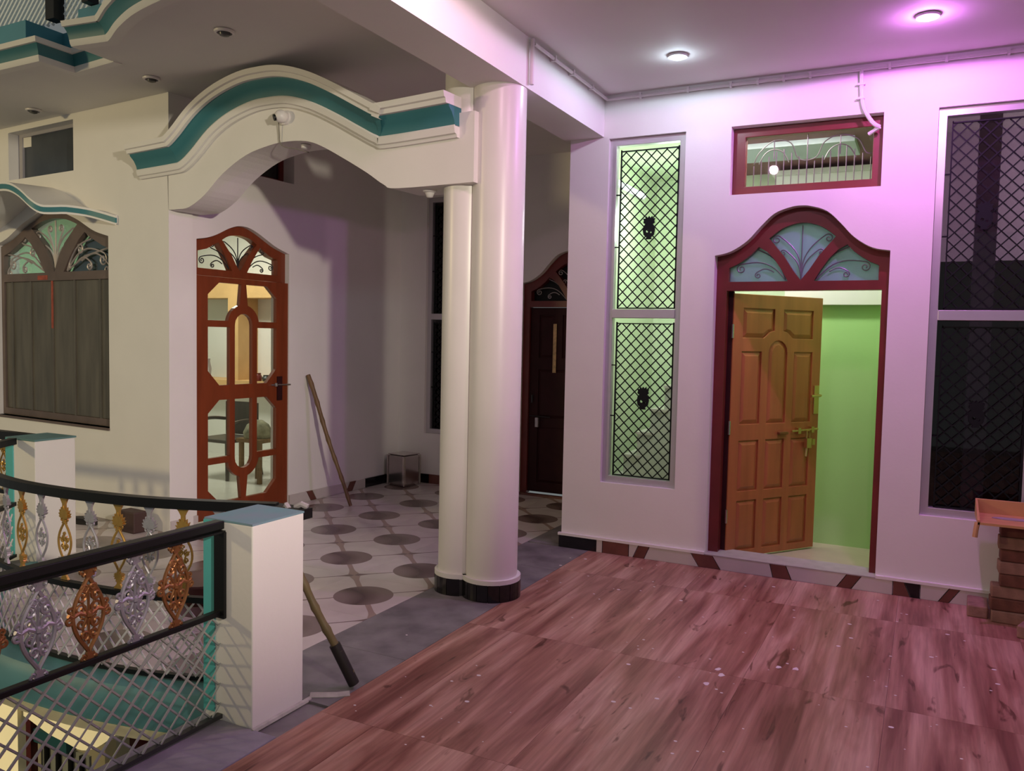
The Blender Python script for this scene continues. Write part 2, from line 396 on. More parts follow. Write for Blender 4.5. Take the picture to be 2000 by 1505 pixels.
# leaf, open inwards
HX, HY, ANG = -1.262, 6.0, radians(54.6)
LE = Vector((cos(ANG), sin(ANG), 0)); LN = Vector((-sin(ANG), cos(ANG), 0))
FL = lambda s_, z, w_: (HX+LE.x*s_+LN.x*w_, HY+LE.y*s_+LN.y*w_, z)
LWD = .90
leaf_z = (.035, 1.972)
pan = []
def rp(a, b, c_, d): return [(a, c_), (b, c_), (b, d), (a, d)]
cm = .45
notch = circ(cm, 1.55, .115, radians(150), radians(65), 5)
pan.append([(.095, 1.655), (.30, 1.655), (.325, 1.672), (.36, 1.70), (.405, 1.71), (.405, 1.87), (.095, 1.87)])
pan.append([(.495, 1.71), (.54, 1.70), (.575, 1.672), (.60, 1.655), (.805, 1.655), (.805, 1.87), (.495, 1.87)])
pan.append(rp(.09, .285, 1.02, 1.555)); pan.append([(.355, 1.02), (.545, 1.02), (.545, 1.545), *circ(cm, 1.545, .095, 0, pi, 8)[1:-1], (.355, 1.545)]); pan.append(rp(.615, .81, 1.02, 1.555))
for za, zb in ((.525, .90), (.085, .455)):
    for a, b in ((.09, .285), (.355, .545), (.615, .81)): pan.append(rp(a, b, za, zb))
lf = MB().plate(FL, [(0, leaf_z[0]), (LWD, leaf_z[0]), (LWD, leaf_z[1]), (0, leaf_z[1])], pan, 0, .014)
lf.fbox(FL, 0, LWD, leaf_z[0], leaf_z[1], .014, .038)
leaf = obj('leaf', lf, ORANGE, d1, bevel=.003)
def inset(poly, d):
    cx = sum(p[0] for p in poly)/len(poly); cz = sum(p[1] for p in poly)/len(poly)
    xs = [p[0] for p in poly]; zs = [p[1] for p in poly]; wx = (max(xs)-min(xs))/2; wz = (max(zs)-min(zs))/2
    mx_, mz_ = (max(xs)+min(xs))/2, (max(zs)+min(zs))/2
    return [(mx_+(a-mx_)*(1-d/wx), mz_+(b-mz_)*(1-d/wz)) for a, b in poly]
for q in pan:
    a, b = inset(q, .007), inset(q, .034); mb = MB()
    n = len(q); V = [FL(x, z, .013) for x, z in a]+[FL(x, z, .001) for x, z in b]
    mb.add(V, [tuple(range(n, 2*n))]+[(i, (i+1) % n, (i+1) % n+n, i+n) for i in range(n)])
    obj('panel', mb, ORANGE, leaf)
mb = MB().fbox(FL, .835, .885, 1.08, 1.30, -.012, 0)
lk = obj('lock_plate', mb, BRASS, leaf, bevel=.003)
obj('lever_handle', MB().tube([FL(.86, 1.225, -.01), FL(.86, 1.225, -.05), FL(.83, 1.225, -.055), FL(.755, 1.222, -.055)], .010, 8), BRASS, leaf, smooth=True)
obj('latch_bolt', MB().tube([FL(.60, .955, -.02), FL(.875, .965, -.02)], .009, 8).fbox(FL, .66, .69, .935, .98, -.03, 0).fbox(FL, .80, .83, .94, .985, -.03, 0), BRASS, leaf, smooth=True)
obj('padlock', MB().fbox(FL, .735, .785, .825, .90, -.05, -.02).tube([FL(.745, .90, -.035), FL(.745, .955, -.035), FL(.775, .955, -.035), FL(.775, .90, -.035)], .006, 6).tube([FL(.75, .83, -.035), FL(.735, .76, -.045)], .008, 5), BRASS, leaf)
obj('pull_handle', MB().fbox(FL, .47, .56, .935, .955, -.03, 0), COPPER, leaf, bevel=.004)
obj('keyhole_plate', MB().fbox(FL, .84, .87, .84, .885, -.006, 0), BRASS, leaf)
for z in (.35, 1.0, 1.7): obj('hinge', MB().tube([FL(-.006, z-.05, .0), FL(-.006, z+.05, .0)], .010, 8), STEEL, d1)

# ------------------------------------------------------------------ windows of the facade
def diamond(fr, u0, u1, z0, z1, pu, w_, t, mb, pz=None):
    """flat-bar lattice, clipped to a rectangle"""
    pz = pz or pu
    k = pz/pu; H = z1-z0; W_ = u1-u0
    for sg in (-1, 1):
        c = -H/k if sg > 0 else 0
        n0 = int(math.floor(-H/k/pu))-1; n1 = int(math.ceil((W_+H/k)/pu))+1
        for i in range(n0, n1+1):
            # line: u = u0 + i*pu + sg*(z-z0)/k
            pts = []
            a = i*pu
            zs = sorted([0, H]+[sg*k*(0-a), sg*k*(W_-a)])
            lo = max(0, min(sg*k*(0-a), sg*k*(W_-a))); hi = min(H, max(sg*k*(0-a), sg*k*(W_-a)))
            if hi-lo < pz*.12: continue
            ua, ub = a+sg*lo/k, a+sg*hi/k
            dx, dz = sg/sqrt(1+k*k)*1, k/sqrt(1+k*k); nx, nz = -dz*t/2, dx*t/2
            P0, P1 = (u0+ua, z0+lo), (u0+ub, z0+hi)
            ww = w_+(0 if sg > 0 else t*.9)
            Vs = [fr(p[0]+s_*nx, p[1]+s_*nz, ww+q) for q in (0, t*.8) for p in (P0, P1) for s_ in (-1, 1)]
            mb.add(Vs, [(0,1,3,2),(4,6,7,5),(0,2,6,4),(1,5,7,3),(0,4,5,1),(2,3,7,6)])
    return mb
EMB = [(-.5, -1), (.5, -1), (.38, -.82), (.85, -.62), (1, -.2), (.9, .12), (.62, .3), (.95, .42), (.85, .62), (1, .8), (.6, .78), (.5, 1), (.22, .84), (0, 1.0), (-.22, .84), (-.5, 1), (-.6, .78), (-1, .8), (-.85, .62), (-.95, .42), (-.62, .3), (-.9, .12), (-1, -.2), (-.85, -.62), (-.38, -.82)]
def tall_window(name, fr, q, mid, pw, frame_w, glassm, grm, embs, alum=ALU, gw=.075, pitch=.075, fd=.035):
    u0, u1, z0, z1 = q
    r = empty(name, kind='structure')
    a = frame_w
    obj('frame', MB().plate(fr, rect(q), [rect((u0+a, u1-a, z0+a, mid[0])), rect((u0+a, u1-a, mid[1], z1-a))], fd, fd+.06), alum, r, bevel=.003)
    obj('mid_rail', MB().fbox(fr, u0+a, u1-a, mid[0], mid[1], fd-.012, fd+.06), alum, r, bevel=.003)
    for k, (za, zb) in enumerate(((z0+a, mid[0]), (mid[1], z1-a))):
        p = obj('pane', MB().fbox(fr, u0+a, u1-a, za, zb, fd+.045, fd+.051), glassm, r)
        mb = MB(); ga, gb = u0+a+.028, u1-a-.006
        diamond(fr, ga, gb, za+.01, zb-.04, pitch, fd+.018, .0078, mb, pitch*1.02)
        for (x0, x1, y0, y1) in ((ga, ga+.008, za+.005, zb-.03), (gb-.008, gb, za+.005, zb-.03), (ga, gb, zb-.045, zb-.037), (ga, gb, za+.005, za+.013)):
            mb.fbox(fr, x0, x1, y0, y1, fd+.012, fd+.03)
        for zc in (za+(zb-za)*.38, za+(zb-za)*.70):
            mb.fbox(fr, u0+a, ga, zc, zc+.008, fd+.012, fd+.03)
        g = obj('grille', mb, grm, r)
        cx, cz = embs[k]
        obj('emblem', MB().plate(fr, [(cx+x*.046, cz+z*.085) for x, z in EMB], [circ(cx-.012, cz-.025, .011, 0, 2*pi*.9, 8), circ(cx+.014, cz-.035, .008, 0, 2*pi*.9, 8)], fd+.006, fd+.016), grm, g)
    return r
BGR = mat('grille_paint', (.010, .013, .012), .6, spec=.15)
tall_window('window_1', FA, W1, (1.785, 1.85), 0, .05, GLASS, BGR, [(-1.885, 1.19), (-1.878, 2.45)], pitch=.078)
tall_window('window_2', FA, W2, (1.785, 1.85), 0, .05, DGLASS, BGR, [(.285, 1.20), (.272, 2.435)], pitch=.085)
# transom
w3 = empty('window_3', kind='structure')
obj('frame', MB().plate(FA, rect((TR[0], TR[1], TR[2], TR[3])), [rect((-1.205, -.385, 2.71, 3.05))], .08, .15), MAROON, w3, bevel=.004)
obj('pane', MB().fbox(FA, -1.205, -.385, 2.71, 3.05, .112, .117), glass('transom_glass', (.80, .80, .82), .05), w3)
P = []
bars = [-1.155+.0505*i for i in range(16)]
for b in bars:
    k = abs(((b+1.155) % .39)-.19)/.19; P.append([(b, 2.71), (b, 2.86+.11*(1-k))])
P.append(c2([(-1.155, 2.87), (-1.12, 2.95), (-1.02, 3.025), (-.91, 3.0), (-.865, 2.90), (-.80, 2.875), (-.735, 2.90), (-.69, 2.99), (-.59, 3.03), (-.48, 2.99), (-.43, 2.90), (-.39, 2.89)], 5))
for c_ in (-1.02, -.59):
    P.append(c2([(c_-.10, 2.87), (c_-.06, 2.94), (c_, 2.965), (c_+.06, 2.94), (c_+.10, 2.87)], 4)); P.append([(c_, 2.9), (c_, 3.03)])
P.append([(-.80, 2.71), (-.80, 3.05)])
iron(FA, .14, P, .0038, mat('transom_bar', (.28, .22, .21), .4, .2), w3, 'grille')

# ------------------------------------------------------------------ conduits on the wall
cdt = empty('cable_conduit', 'thin white conduit clipped along the wall top, dropping into the transom', 'conduit')
zc = CZ-.035
obj('wall_run', MB().tube([(-2.20, YA-.02, zc), (3.1, YA-.02, zc)], .011, 8), PVC, cdt, smooth=True)
obj('beam_run', MB().tube([(-2.205, YA-.02, zc), (-2.205, 4.56, zc)], .011, 8), PVC, cdt, smooth=True)
obj('beam_drop', MB().tube([(-2.212, 4.545, CZ-.01), (-2.212, 4.545, 3.15)], .014, 8), PVC, cdt, smooth=True)
obj('transom_drop', MB().tube(catmull([(-.466, YA-.018, zc), (-.462, YA-.018, 3.28), (-.452, YA-.018, 3.19), (-.43, YA-.02, 3.12), (-.385, YA-.01, 3.05), (-.345, YA+.01, 3.025)], 5), .013, 8).tube([(-.345, YA+.01, 3.025), (-.41, YA+.05, 2.995)], .013, 8), PVC, cdt, smooth=True)
for x in (-1.95, -1.6, -1.3, -1.12, -.95, -.78, -.30, .02, .35): obj('clip', MB().box((x-.008, YA-.036, zc-.016), (x+.008, YA, zc+.02)), PVC, cdt)
for y in (4.85, 5.15, 5.5): obj('clip', MB().box((-2.23, y-.008, zc-.016), (-2.19, y+.008, zc+.02)), PVC, cdt)
for z in (3.3, 3.21): obj('clip', MB().box((-.485, YA-.034, z-.006), (-.44, YA, z+.006)), PVC, cdt)

# ------------------------------------------------------------------ ceilings, beams
BX0, BX1, BZ = -2.545, -2.232, 3.128
ce = obj('ceiling', MB().box((BX1, -3.2, CZ), (3.2, YA+.1, CZ+.15)), CEIL, kind='structure')
bm_ = obj('beam', MB().box((BX0, -3.2, BZ), (BX1, YA+.05, CZ+.14)), WHITE, ce)

# ------------------------------------------------------------------ back wall of the left porch with dark door and slim window
K1 = (-4.93, -4.35, .55, 3.12)
kd = [(p[0]-2.395, p[1]-.045) for p in ARCH1]
obj('wall_back', MB().plate(FK, [(-5.6, -.02), (kd[0][0], -.02), *kd, (kd[-1][0], -.02), (-2.46, -.02), (-2.46, 3.9), (-5.6, 3.9)], [rect(K1)], 0, .2), WHITE, kind='structure')
tw = tall_window('window_6', FK, K1, (1.80, 1.865), 0, .05, DGLASS, BGR, [(-4.63, 1.19), (-4.63, 2.45)], pitch=.078)
box('blind_board', (K1[0], YK+.16, K1[2]), (K1[1], YK+.19, K1[3]), mat('black_board', (.006, .005, .006), .7), tw)
d3 = empty('door_3', kind='structure')
sh = lambda L_: [(p[0]-2.395, p[1]-.045) for p in L_]
kin = [(a, b+.03) for a, b in sh(inner)]
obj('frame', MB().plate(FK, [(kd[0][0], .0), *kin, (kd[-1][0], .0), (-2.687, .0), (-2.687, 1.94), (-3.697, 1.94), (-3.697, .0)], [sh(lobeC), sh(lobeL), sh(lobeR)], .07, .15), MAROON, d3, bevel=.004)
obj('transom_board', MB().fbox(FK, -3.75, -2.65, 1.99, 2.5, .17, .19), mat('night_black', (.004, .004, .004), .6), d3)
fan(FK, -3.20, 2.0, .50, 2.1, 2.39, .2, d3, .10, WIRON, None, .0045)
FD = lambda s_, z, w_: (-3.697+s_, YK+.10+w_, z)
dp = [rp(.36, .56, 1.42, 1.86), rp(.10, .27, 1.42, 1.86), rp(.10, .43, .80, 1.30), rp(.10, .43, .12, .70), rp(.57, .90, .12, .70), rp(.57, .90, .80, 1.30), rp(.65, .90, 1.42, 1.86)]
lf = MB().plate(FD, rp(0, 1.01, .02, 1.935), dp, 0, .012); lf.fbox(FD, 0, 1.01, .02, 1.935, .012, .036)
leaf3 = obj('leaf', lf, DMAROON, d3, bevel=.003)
for q in dp:
    a, b = inset(q, .007), inset(q, .03); n = len(q)
    obj('panel', MB().add([FD(x, z, .011) for x, z in a]+[FD(x, z, .001) for x, z in b], [tuple(range(n, 2*n))]+[(i, (i+1) % n, (i+1) % n+n, i+n) for i in range(n)]), DMAROON, leaf3)
obj('ribbon_strip', MB().fbox(FD, .262, .298, 1.27, 1.77, -.012, -.004), mat('gold_ribbon', (.75, .50, .22), .4, var=.4, vscale=30), leaf3)
obj('padlock', MB().fbox(FD, .09, .125, .70, .80, -.045, -.015), SILVER, leaf3, bevel=.004)
obj('latch', MB().tube([FD(.02, .815, -.02), FD(.25, .808, -.02)], .006, 6).fbox(FD, .03, .045, .95, 1.03, -.02, 0), IRON, leaf3)
box('door_sill', (-3.75, YK-.05, 0), (-2.6, YK, .022), SKB, d3)

# ------------------------------------------------------------------ side wall with glass door
A2 = c2([(4.83, 2.372), (4.94, 2.395), (5.04, 2.432), (5.165, 2.495), (5.262, 2.528), (5.33, 2.534), (5.40, 2.528), (5.50, 2.495), (5.62, 2.44), (5.73, 2.392), (5.88, 2.350)], 4)
VT = (4.95, 5.94, 3.0, 3.28)
obj('wall_side', MB().plate(FS, [(4.60, -.1), (4.83, -.1), *A2, (5.88, -.1), (7.7, -.1), (7.7, 3.9), (4.60, 3.9)], [rect(VT)], 0, .22), WHITE, kind='structure')
vt = empty('window_7', kind='structure')
obj('frame', MB().plate(FS, rect(VT), [rect((VT[0]+.05, VT[1]-.05, VT[2]+.04, VT[3]-.04))], .13, .18), MAROON, vt)
obj('pane', MB().fbox(FS, VT[0]+.05, VT[1]-.05, VT[2]+.04, VT[3]-.04, .15, .156), mat('black_pane', (.006, .004, .006), .2), vt)
d2 = empty('door_2', kind='structure')
cc = 5.335
lbC = [(cc, 2.150), (cc-.04, 2.2), (cc-.09, 2.28), (cc-.195, 2.40), *c2([(cc-.195, 2.40), (cc-.12, 2.44), (cc, 2.458), (cc+.12, 2.44), (cc+.195, 2.40)], 3)[1:], (cc+.09, 2.28), (cc+.04, 2.2)]
lbL = [(4.885, 2.145), (4.885, 2.285), (4.98, 2.31), (5.07, 2.36), (5.10, 2.375), (5.15, 2.31), (5.20, 2.235), (5.25, 2.145)]
lbR = mirror(lbL, cc)
A2i = [(a+(.012 if a > 5.35 else -.012), b+.012) for a, b in A2]
obj('frame', MB().plate(FS, [(4.818, 0), *A2i, (5.892, 0), (5.845, 0), (5.845, 2.085), (4.87, 2.085), (4.87, 0)], [lbC, lbL, lbR], .05, .12), REDWOOD, d2, bevel=.004)
for l_ in (lbC, lbL, lbR): obj('fan_pane', MB().plate(FS, l_, [], .095, .10), GLASS, d2)
fan(FS, cc, 2.145, .48, 2.3, 2.45, .2, d2, .075, IRON, None, .005)
c0 = 5.345
def mir(L_): return mirror(L_, c0)
tl = [(4.955, 1.715), (5.17, 1.715), *circ(c0, 1.68, .178, radians(168), radians(105), 6), (5.318, 2.035), (5.075, 2.035), (4.955, 1.93)]
ml = [(4.955, 1.29), (5.075, 1.165), (5.19, 1.165), (5.19, 1.66), (4.955, 1.66)]
ct = [(5.245, 1.165), (5.445, 1.165), (5.445, 1.68), *circ(c0, 1.68, .10, 0, pi, 8)[1:-1], (5.245, 1.68)]
flipz = lambda L_: [(a, 2*1.102-b) for a, b in reversed(L_)]
bl_ = [(4.955, .495), (5.17, .495), *circ(c0, .525, .178, radians(192), radians(255), 6), (5.318, .16), (5.075, .16), (4.955, .275)]
ll = [(4.955, .55), (5.19, .55), (5.19, 1.04), (5.075, 1.04), (4.955, .93)]
cl = [(5.245, .525), *circ(c0, .525, .10, pi, 2*pi, 8)[1:-1], (5.445, .525), (5.445, 1.04), (5.245, 1.04)]
panes = [tl, mir(tl), ml, mir(ml), ct, bl_, mir(bl_), ll, mir(ll), cl]
leaf2 = obj('leaf', MB().plate(FS, rp(4.84, 5.885, .03, 2.08), panes, .012, .05), REDWOOD, d2, bevel=.004)
for q in panes: obj('pane', MB().plate(FS, q, [], .030, .034), GLASS, leaf2)
obj('latch_bolt', MB().tube([FS(5.66, 1.145, .0), FS(5.90, 1.14, .0)], .009, 8).lathe(FS(5.72, 1.13, .0), [(.012, 0), (.012, .03)], 8), CHROME, leaf2, smooth=True)
obj('lock_box', MB().fbox(FS, 5.74, 5.80, 1.0, 1.22, .0, .012), DMAROON, leaf2)

# skirting of the side and back walls
sk2 = empty('baseboard_side', kind='structure')
seq2 = [(4.556, SKW, 0), (4.83, None, 0), (5.88, SKW, 0), (6.14, SKB, -.03), (6.22, SKW, -.03), (6.72, SKB, .03), (6.82, SKW, .03), (7.0, SKK, 0), (7.6, None, 0)]
for i in range(len(seq2)-1):
    a, m_, s0 = seq2[i]; b = seq2[i+1][0]; s1 = seq2[i+1][2]
    if m_: obj('skirting_tile', MB().plate(FS, [(a-s0+.003, 0), (b-s1-.003, 0), (b+s1-.003, .095), (a+s0+.003, .095)], [], -.018, 0), m_, sk2)
for a, b, m_ in ((-5.25, -4.85, SKK), (-4.85, -4.4, SKB), (-4.4, -4.1, SKW), (-4.1, -3.80, SKB)): obj('skirting_tile', MB().plate(FK, rp(a+.003, b-.003, 0, .10), [], -.018, 0), m_, sk2)

# ------------------------------------------------------------------ left facade with shuttered window
WA = c2([(-2.62, 2.40), (-2.47, 2.436), (-2.36, 2.475), (-2.18, 2.557), (-2.0, 2.62), (-1.85, 2.665), (-1.71, 2.68), (-1.57, 2.665), (-1.42, 2.62), (-1.24, 2.557), (-1.06, 2.475), (-.95, 2.436), (-.80, 2.40)], 4)
VB = (-2.36, -1.30, 2.985, 3.42)
obj('wall_left', MB().plate(FB, [(-5.2, -.4), (.004, -.4), (.004, 3.75), (-5.2, 3.75)], [[(-2.62, .785), (-.80, .785), *reversed(WA)], rect(VB)], 0, .22), WHITE, kind='structure')
v5 = empty('window_5', kind='structure')
obj('frame', MB().plate(FB, rect(VB), [rect((VB[0]+.07, VB[1]-.02, VB[2]+.03, VB[3]-.03))], .09, .14), mat('grey_frame', (.35, .33, .36), .5), v5)
obj('pane', MB().fbox(FB, VB[0]+.07, VB[1]-.02, VB[2]+.03, VB[3]-.03, .11, .116), mat('slate_pane', (.06, .07, .085), .25, var=.3, vscale=3), v5)
w4 = empty('window_4', kind='structure')
BRN = mat('grey_brown_paint', (.15, .105, .09), .45, var=.3, vscale=5)
PLK = mat('plank_paint', (.13, .115, .09), .4, var=.4, vscale=3, stretch=(4, 4, .6))
q0 = -1.71
lC = [(q0, 2.125), (q0-.07, 2.25), (q0-.17, 2.38), (q0-.37, 2.535), *c2([(q0-.37, 2.535), (q0-.2, 2.585), (q0, 2.605), (q0+.2, 2.585), (q0+.37, 2.535)], 3)[1:], (q0+.17, 2.38), (q0+.07, 2.25)]
lL = [(-2.57, 2.125), (-2.57, 2.30), (-2.45, 2.335), (-2.30, 2.40), (-2.19, 2.46), (-2.10, 2.40), (-1.98, 2.28), (-1.86, 2.125)]
lR = mirror(lL, q0)
WAi = [(a, b-.012) for a, b in WA]
obj('frame', MB().plate(FB, [(-2.62, .79), (-.80, .79), *reversed(WAi)], [lC, lL, lR, rect((-2.575, -.815, .85, 2.05))], .05, .11), BRN, w4, bevel=.003)
for l_ in (lC, lL, lR): obj('fan_pane', MB().plate(FB, l_, [], .09, .095), FGLASS, w4)
fan(FB, q0, 2.12, .90, 2.3, 2.60, .3, w4, .07, WIRON, None, .008, dense=True)
pe = [-2.575, -2.44, -2.12, -1.757, -1.406, -1.02, -.815]
for i in range(6):
    obj('plank', MB().fbox(FB, pe[i]+.004, pe[i+1]-.004, .85, 2.05, .066, .09), PLK, w4, bevel=.004)
    if i: obj('batten', MB().fbox(FB, pe[i]-.011, pe[i]+.011, .85, 2.05, .055, .07), PLK, w4)
box('sill', FB(-2.62, .76, .0), FB(-.80, .785, .0), BRN, w4) if False else obj('sill', MB().fbox(FB, -2.62, -.80, .765, .785, -.012, .06), BRN, w4)
obj('worn_red_strip', MB().fbox(FB, pe[3]-.012, pe[3]+.012, 1.62, 2.05, .053, .06), mat('red_primer', (.42, .08, .04), .5, var=.4, vscale=20), w4)
obj('worn_red_strip', MB().fbox(FB, -1.98, -1.82, 2.06, 2.10, .047, .052), mat('red_primer', (.42, .08, .04)), w4)
obj('dark_backing', MB().plate(FB, lR, [], .125, .13), mat('dark_board', (.012, .012, .013), .6), w4)
# eyebrow hood above that window
hd = empty('window_hood', 'wavy white and teal concrete hood over the shuttered window', 'window hood')
hf = [(-.661, 2.557, .02), (-.796, 2.596, .07), (-.917, 2.626, .12), (-1.028, 2.64, .22), (-1.10, 2.632, .30), (-1.165, 2.634, .36), (-1.24, 2.68, .40), (-1.364, 2.768, .42), (-1.52, 2.828, .42), (-1.68, 2.845, .42), (-1.85, 2.828, .42), (-2.01, 2.768, .42), (-2.14, 2.68, .4), (-2.22, 2.634, .36), (-2.4, 2.64, .22), (-2.7, 2.56, .02)]
hw_ = [(-.671, 2.568), (-.822, 2.59), (-.968, 2.616), (-1.10, 2.655), (-1.22, 2.71), (-1.33, 2.76), (-1.44, 2.805), (-1.55, 2.84), (-1.63, 2.862), (-1.70, 2.87), (-1.78, 2.862), (-1.88, 2.84), (-2.0, 2.805), (-2.14, 2.76), (-2.4, 2.655), (-2.7, 2.57)]
hfc = catmull([Vector(q) for q in hf], 3); hwc = catmull([Vector((*q, 0)) for q in hw_], 3)
st = list(zip(hwc, hfc))
obj('slab', MB().sweep([[FB(w_.x, w_.y-.07, 0), FB(w_.x, w_.y, 0), FB(q.x, q.y, -q.z), FB(q.x, q.y-.075, -q.z)] for w_, q in st]), WHITE, hd, smooth=True)
obj('teal_band', MB().sweep([[FB(q.x, q.y+z_, -q.z-g) for z_, g in ((-.058, -.01), (-.018, -.01), (-.018, .006), (-.058, .006))] for w_, q in st]), TEAL, hd, smooth=True)

# ------------------------------------------------------------------ arch beam with cornice
arch = empty('arch_beam', 'white ogee arch beam with a teal cornice band spanning the porch', 'arch')
intr = c2([(0, 2.565), (.12, 2.563), (.25, 2.57), (.43, 2.647), (.64, 2.789), (.893, 2.899), (1.133, 2.943), (1.31, 2.952), (1.5, 2.935), (1.65, 2.885), (1.868, 2.775), (2.057, 2.672), (2.2, 2.585), (2.315, 2.553), (2.90, 2.545)], 4)
ext = c2([(-.02, 2.98), (.15, 2.985), (.30, 3.07), (.50, 3.22), (.72, 3.335), (.95, 3.385), (1.15, 3.39), (1.35, 3.37), (1.6, 3.30), (1.85, 3.19), (2.05, 3.075), (2.2, 2.99), (2.35, 2.965), (2.90, 2.965)], 4)
obj('arch_body', MB().plate(FB, [*intr, *reversed(ext)], [], 0, .30), WHITE, arch)
cpath = c2([(-.33, 2.855), (.10, 2.862), (.22, 2.875), (.36, 2.95), (.55, 3.08), (.75, 3.165), (.98, 3.215), (1.16, 3.222), (1.36, 3.205), (1.58, 3.14), (1.80, 3.04), (2.02, 2.925), (2.16, 2.855), (2.25, 2.838), (2.79, 2.845)], 5)
def cornice(path, prof, parent, name, m):
    secs = []
    for i, p in enumerate(path):
        a = Vector((*path[max(i-1, 0)], 0)); b = Vector((*path[min(i+1, len(path)-1)], 0)); t = (b-a).normalized(); n = Vector((-t.y, t.x, 0))
        secs.append([FB(p[0]+n.x*h, p[1]+n.y*h, -o) for o, h in prof])
    obj(name, MB().sweep(secs), m, parent, smooth=True)
cornice(cpath, [(-.02, -.03), (.022, -.03), (.03, -.012), (.045, -.008), (.055, .03), (.05, .04), (-.02, .04)], arch, 'lower_moulding', WHITE)
cornice(cpath, [(-.02, .035), (.045, .035), (.055, .07), (.075, .105), (.105, .135), (.11, .15), (-.02, .15)], arch, 'teal_cove', TEAL)
cornice(cpath, [(-.02, .148), (.135, .148), (.14, .175), (.155, .18), (.16, .215), (-.02, .215)], arch, 'upper_moulding', WHITE)

# ------------------------------------------------------------------ columns
colm = empty('column', 'tall round white column with a black tiled foot in front of the porch', 'column', loc=(0, 0, 0))
def cyl(cx, cy, r, z0, z1, m, name, parent, n=48):
    return obj(name, MB().lathe((cx, cy, 0), [(r, z0), (r, z1)], n), m, parent, smooth=True)
CP = (-2.40, 4.50); CR = .163; SP = (-2.628, 4.50); SR = .142
GLOSSW = mat('glossy_white_paint', (.80, .76, .73), .32, var=.06, vscale=2.5)
cyl(*CP, CR, .13, BZ+.02, GLOSSW, 'shaft', colm)
cyl(*SP, SR, .13, CZL-.02, GLOSSW, 'half_shaft', colm)
cyl(*CP, CR+.022, .105, .135, WHITE, 'foot_ledge', colm); cyl(*SP, SR+.022, .105, .135, WHITE, 'foot_ledge', colm)
for (cx, cy), R_, n in ((CP, CR+.024, 16), (SP, SR+.024, 12)):
    oth, oR = (SP, SR+.024) if (cx, cy) == CP else (CP, CR+.024)
    for k in range(n):
        a0, a1 = 2*pi*k/n, 2*pi*(k+1)/n-.02
        am = (a0+a1)/2
        if sqrt((cx+R_*cos(am)-oth[0])**2+(cy+R_*sin(am)-oth[1])**2) < oR: continue
        poly = circ(cx, cy, R_, a0, a1, 3)+list(reversed(circ(cx, cy, R_-.02, a0, a1, 3)))
        obj('foot_tile', MB().prism(poly, 0, .107), SKK, colm)
    cyl(cx, cy, R_-.012, 0, .11, mat('foot_core', (.05, .045, .045), .6), 'foot_core', colm, 24)
obj('bracket_block', MB().fbox(FB, 2.60, 2.84, 2.55, 2.96, .02, .28), WHITE, colm)

# ------------------------------------------------------------------ floor
RC = [(v.x, v.y) for v in catmull([(-2.60, 2.80, 0), (-2.92, 2.67, 0), (-3.17, 2.59, 0), (-3.42, 2.545, 0), (-3.7, 2.52, 0), (-4.0, 2.525, 0), (-4.28, 2.57, 0), (-4.7, 2.69, 0), (-5.1, 2.90, 0), (-5.45, 3.18, 0), (-5.66, 3.494, 0)], 5)]
flo = empty('floor', kind='structure')
obj('slab', MB().prism([(-2.26, -3.2), (3.2, -3.2), (3.2, YA+.05), (-2.26, YA+.05)], -.3, -.012).prism([(-2.79, 7.65), (-2.26, 7.65), (-2.26, -3.2), (-2.68, -3.2), (-2.68, 2.74), (-2.79, 2.74)], -.3, -.012), STONE, flo)
slabp = MB().prism([(-2.79, YK+.05), (-2.79, 2.74), *[(a, b-.03) for a, b in RC], (-5.62, 3.66), (-9, 3.66), (-9, 5.0), (-5.36, 4.8), (-5.36, YK+.05)], -.2, -.012)
obj('porch_slab', slabp, STONE, flo)
def clip(poly, region):
    """Sutherland-Hodgman against a convex counter-clockwise region"""
    out = poly
    for i in range(len(region)):
        a, b = region[i], region[(i+1) % len(region)]
        inp, out = out, []
        side = lambda p: (b[0]-a[0])*(p[1]-a[1])-(b[1]-a[1])*(p[0]-a[0])
        for j in range(len(inp)):
            p, q = inp[j], inp[(j+1) % len(inp)]; sp, sq = side(p), side(q)
            if sp >= 0: out.append(p)
            if (sp >= 0) != (sq >= 0):
                t = sp/(sp-sq); out.append((p[0]+(q[0]-p[0])*t, p[1]+(q[1]-p[1])*t))
        if len(out) < 3: return []
    return out
def area(p): return abs(sum(p[i][0]*p[(i+1) % len(p)][1]-p[(i+1) % len(p)][0]*p[i][1] for i in range(len(p))))/2
# wood-look tiles .61 x 1.25
TWX, TWY = .627, 1.27
x = -2.262
def tile(name, poly, c, m, z0=-.012, z1=0, g=.0015):
    o = obj(name, MB().prism([(a-c[0], b-c[1]) for a, b in poly], z0, z1), m, flo); o.location = (c[0], c[1], 0); return o
full = MB().prism([(-TWX/2+.0006, -TWY/2+.0006), (TWX/2-.0006, -TWY/2+.0006), (TWX/2-.0006, TWY/2-.0006), (-TWX/2+.0006, TWY/2-.0006)], -.012, 0).mesh('wood_tile')
for i in range(9):
    xa = -2.262+i*TWX
    if i == 0: xa_, xb_ = -2.262, -1.985
    off = 0
    xs = (-2.262, -1.983) if i == 0 else (-1.983+(i-1)*TWX, -1.983+i*TWX)
    for j in range(-4, 4):
        y0, y1 = 2.705+j*TWY, 2.705+(j+1)*TWY
        y0, y1 = max(y0, -3.2), min(y1, YA-.024)
        if y1-y0 < .05: continue
        if i and abs(y1-y0-TWY) < 1e-6:
            o = obj('wood_tile', full, WOOD, flo); o.location = ((xs[0]+xs[1])/2, (y0+y1)/2, 0)
        else:
            tile('wood_tile', [(xs[0]+.0006, y0+.0006), (xs[1]-.0006, y0+.0006), (xs[1]-.0006, y1-.0006), (xs[0]+.0006, y1-.0006)], ((xs[0]+xs[1])/2, y0+TWY/2), WOOD)
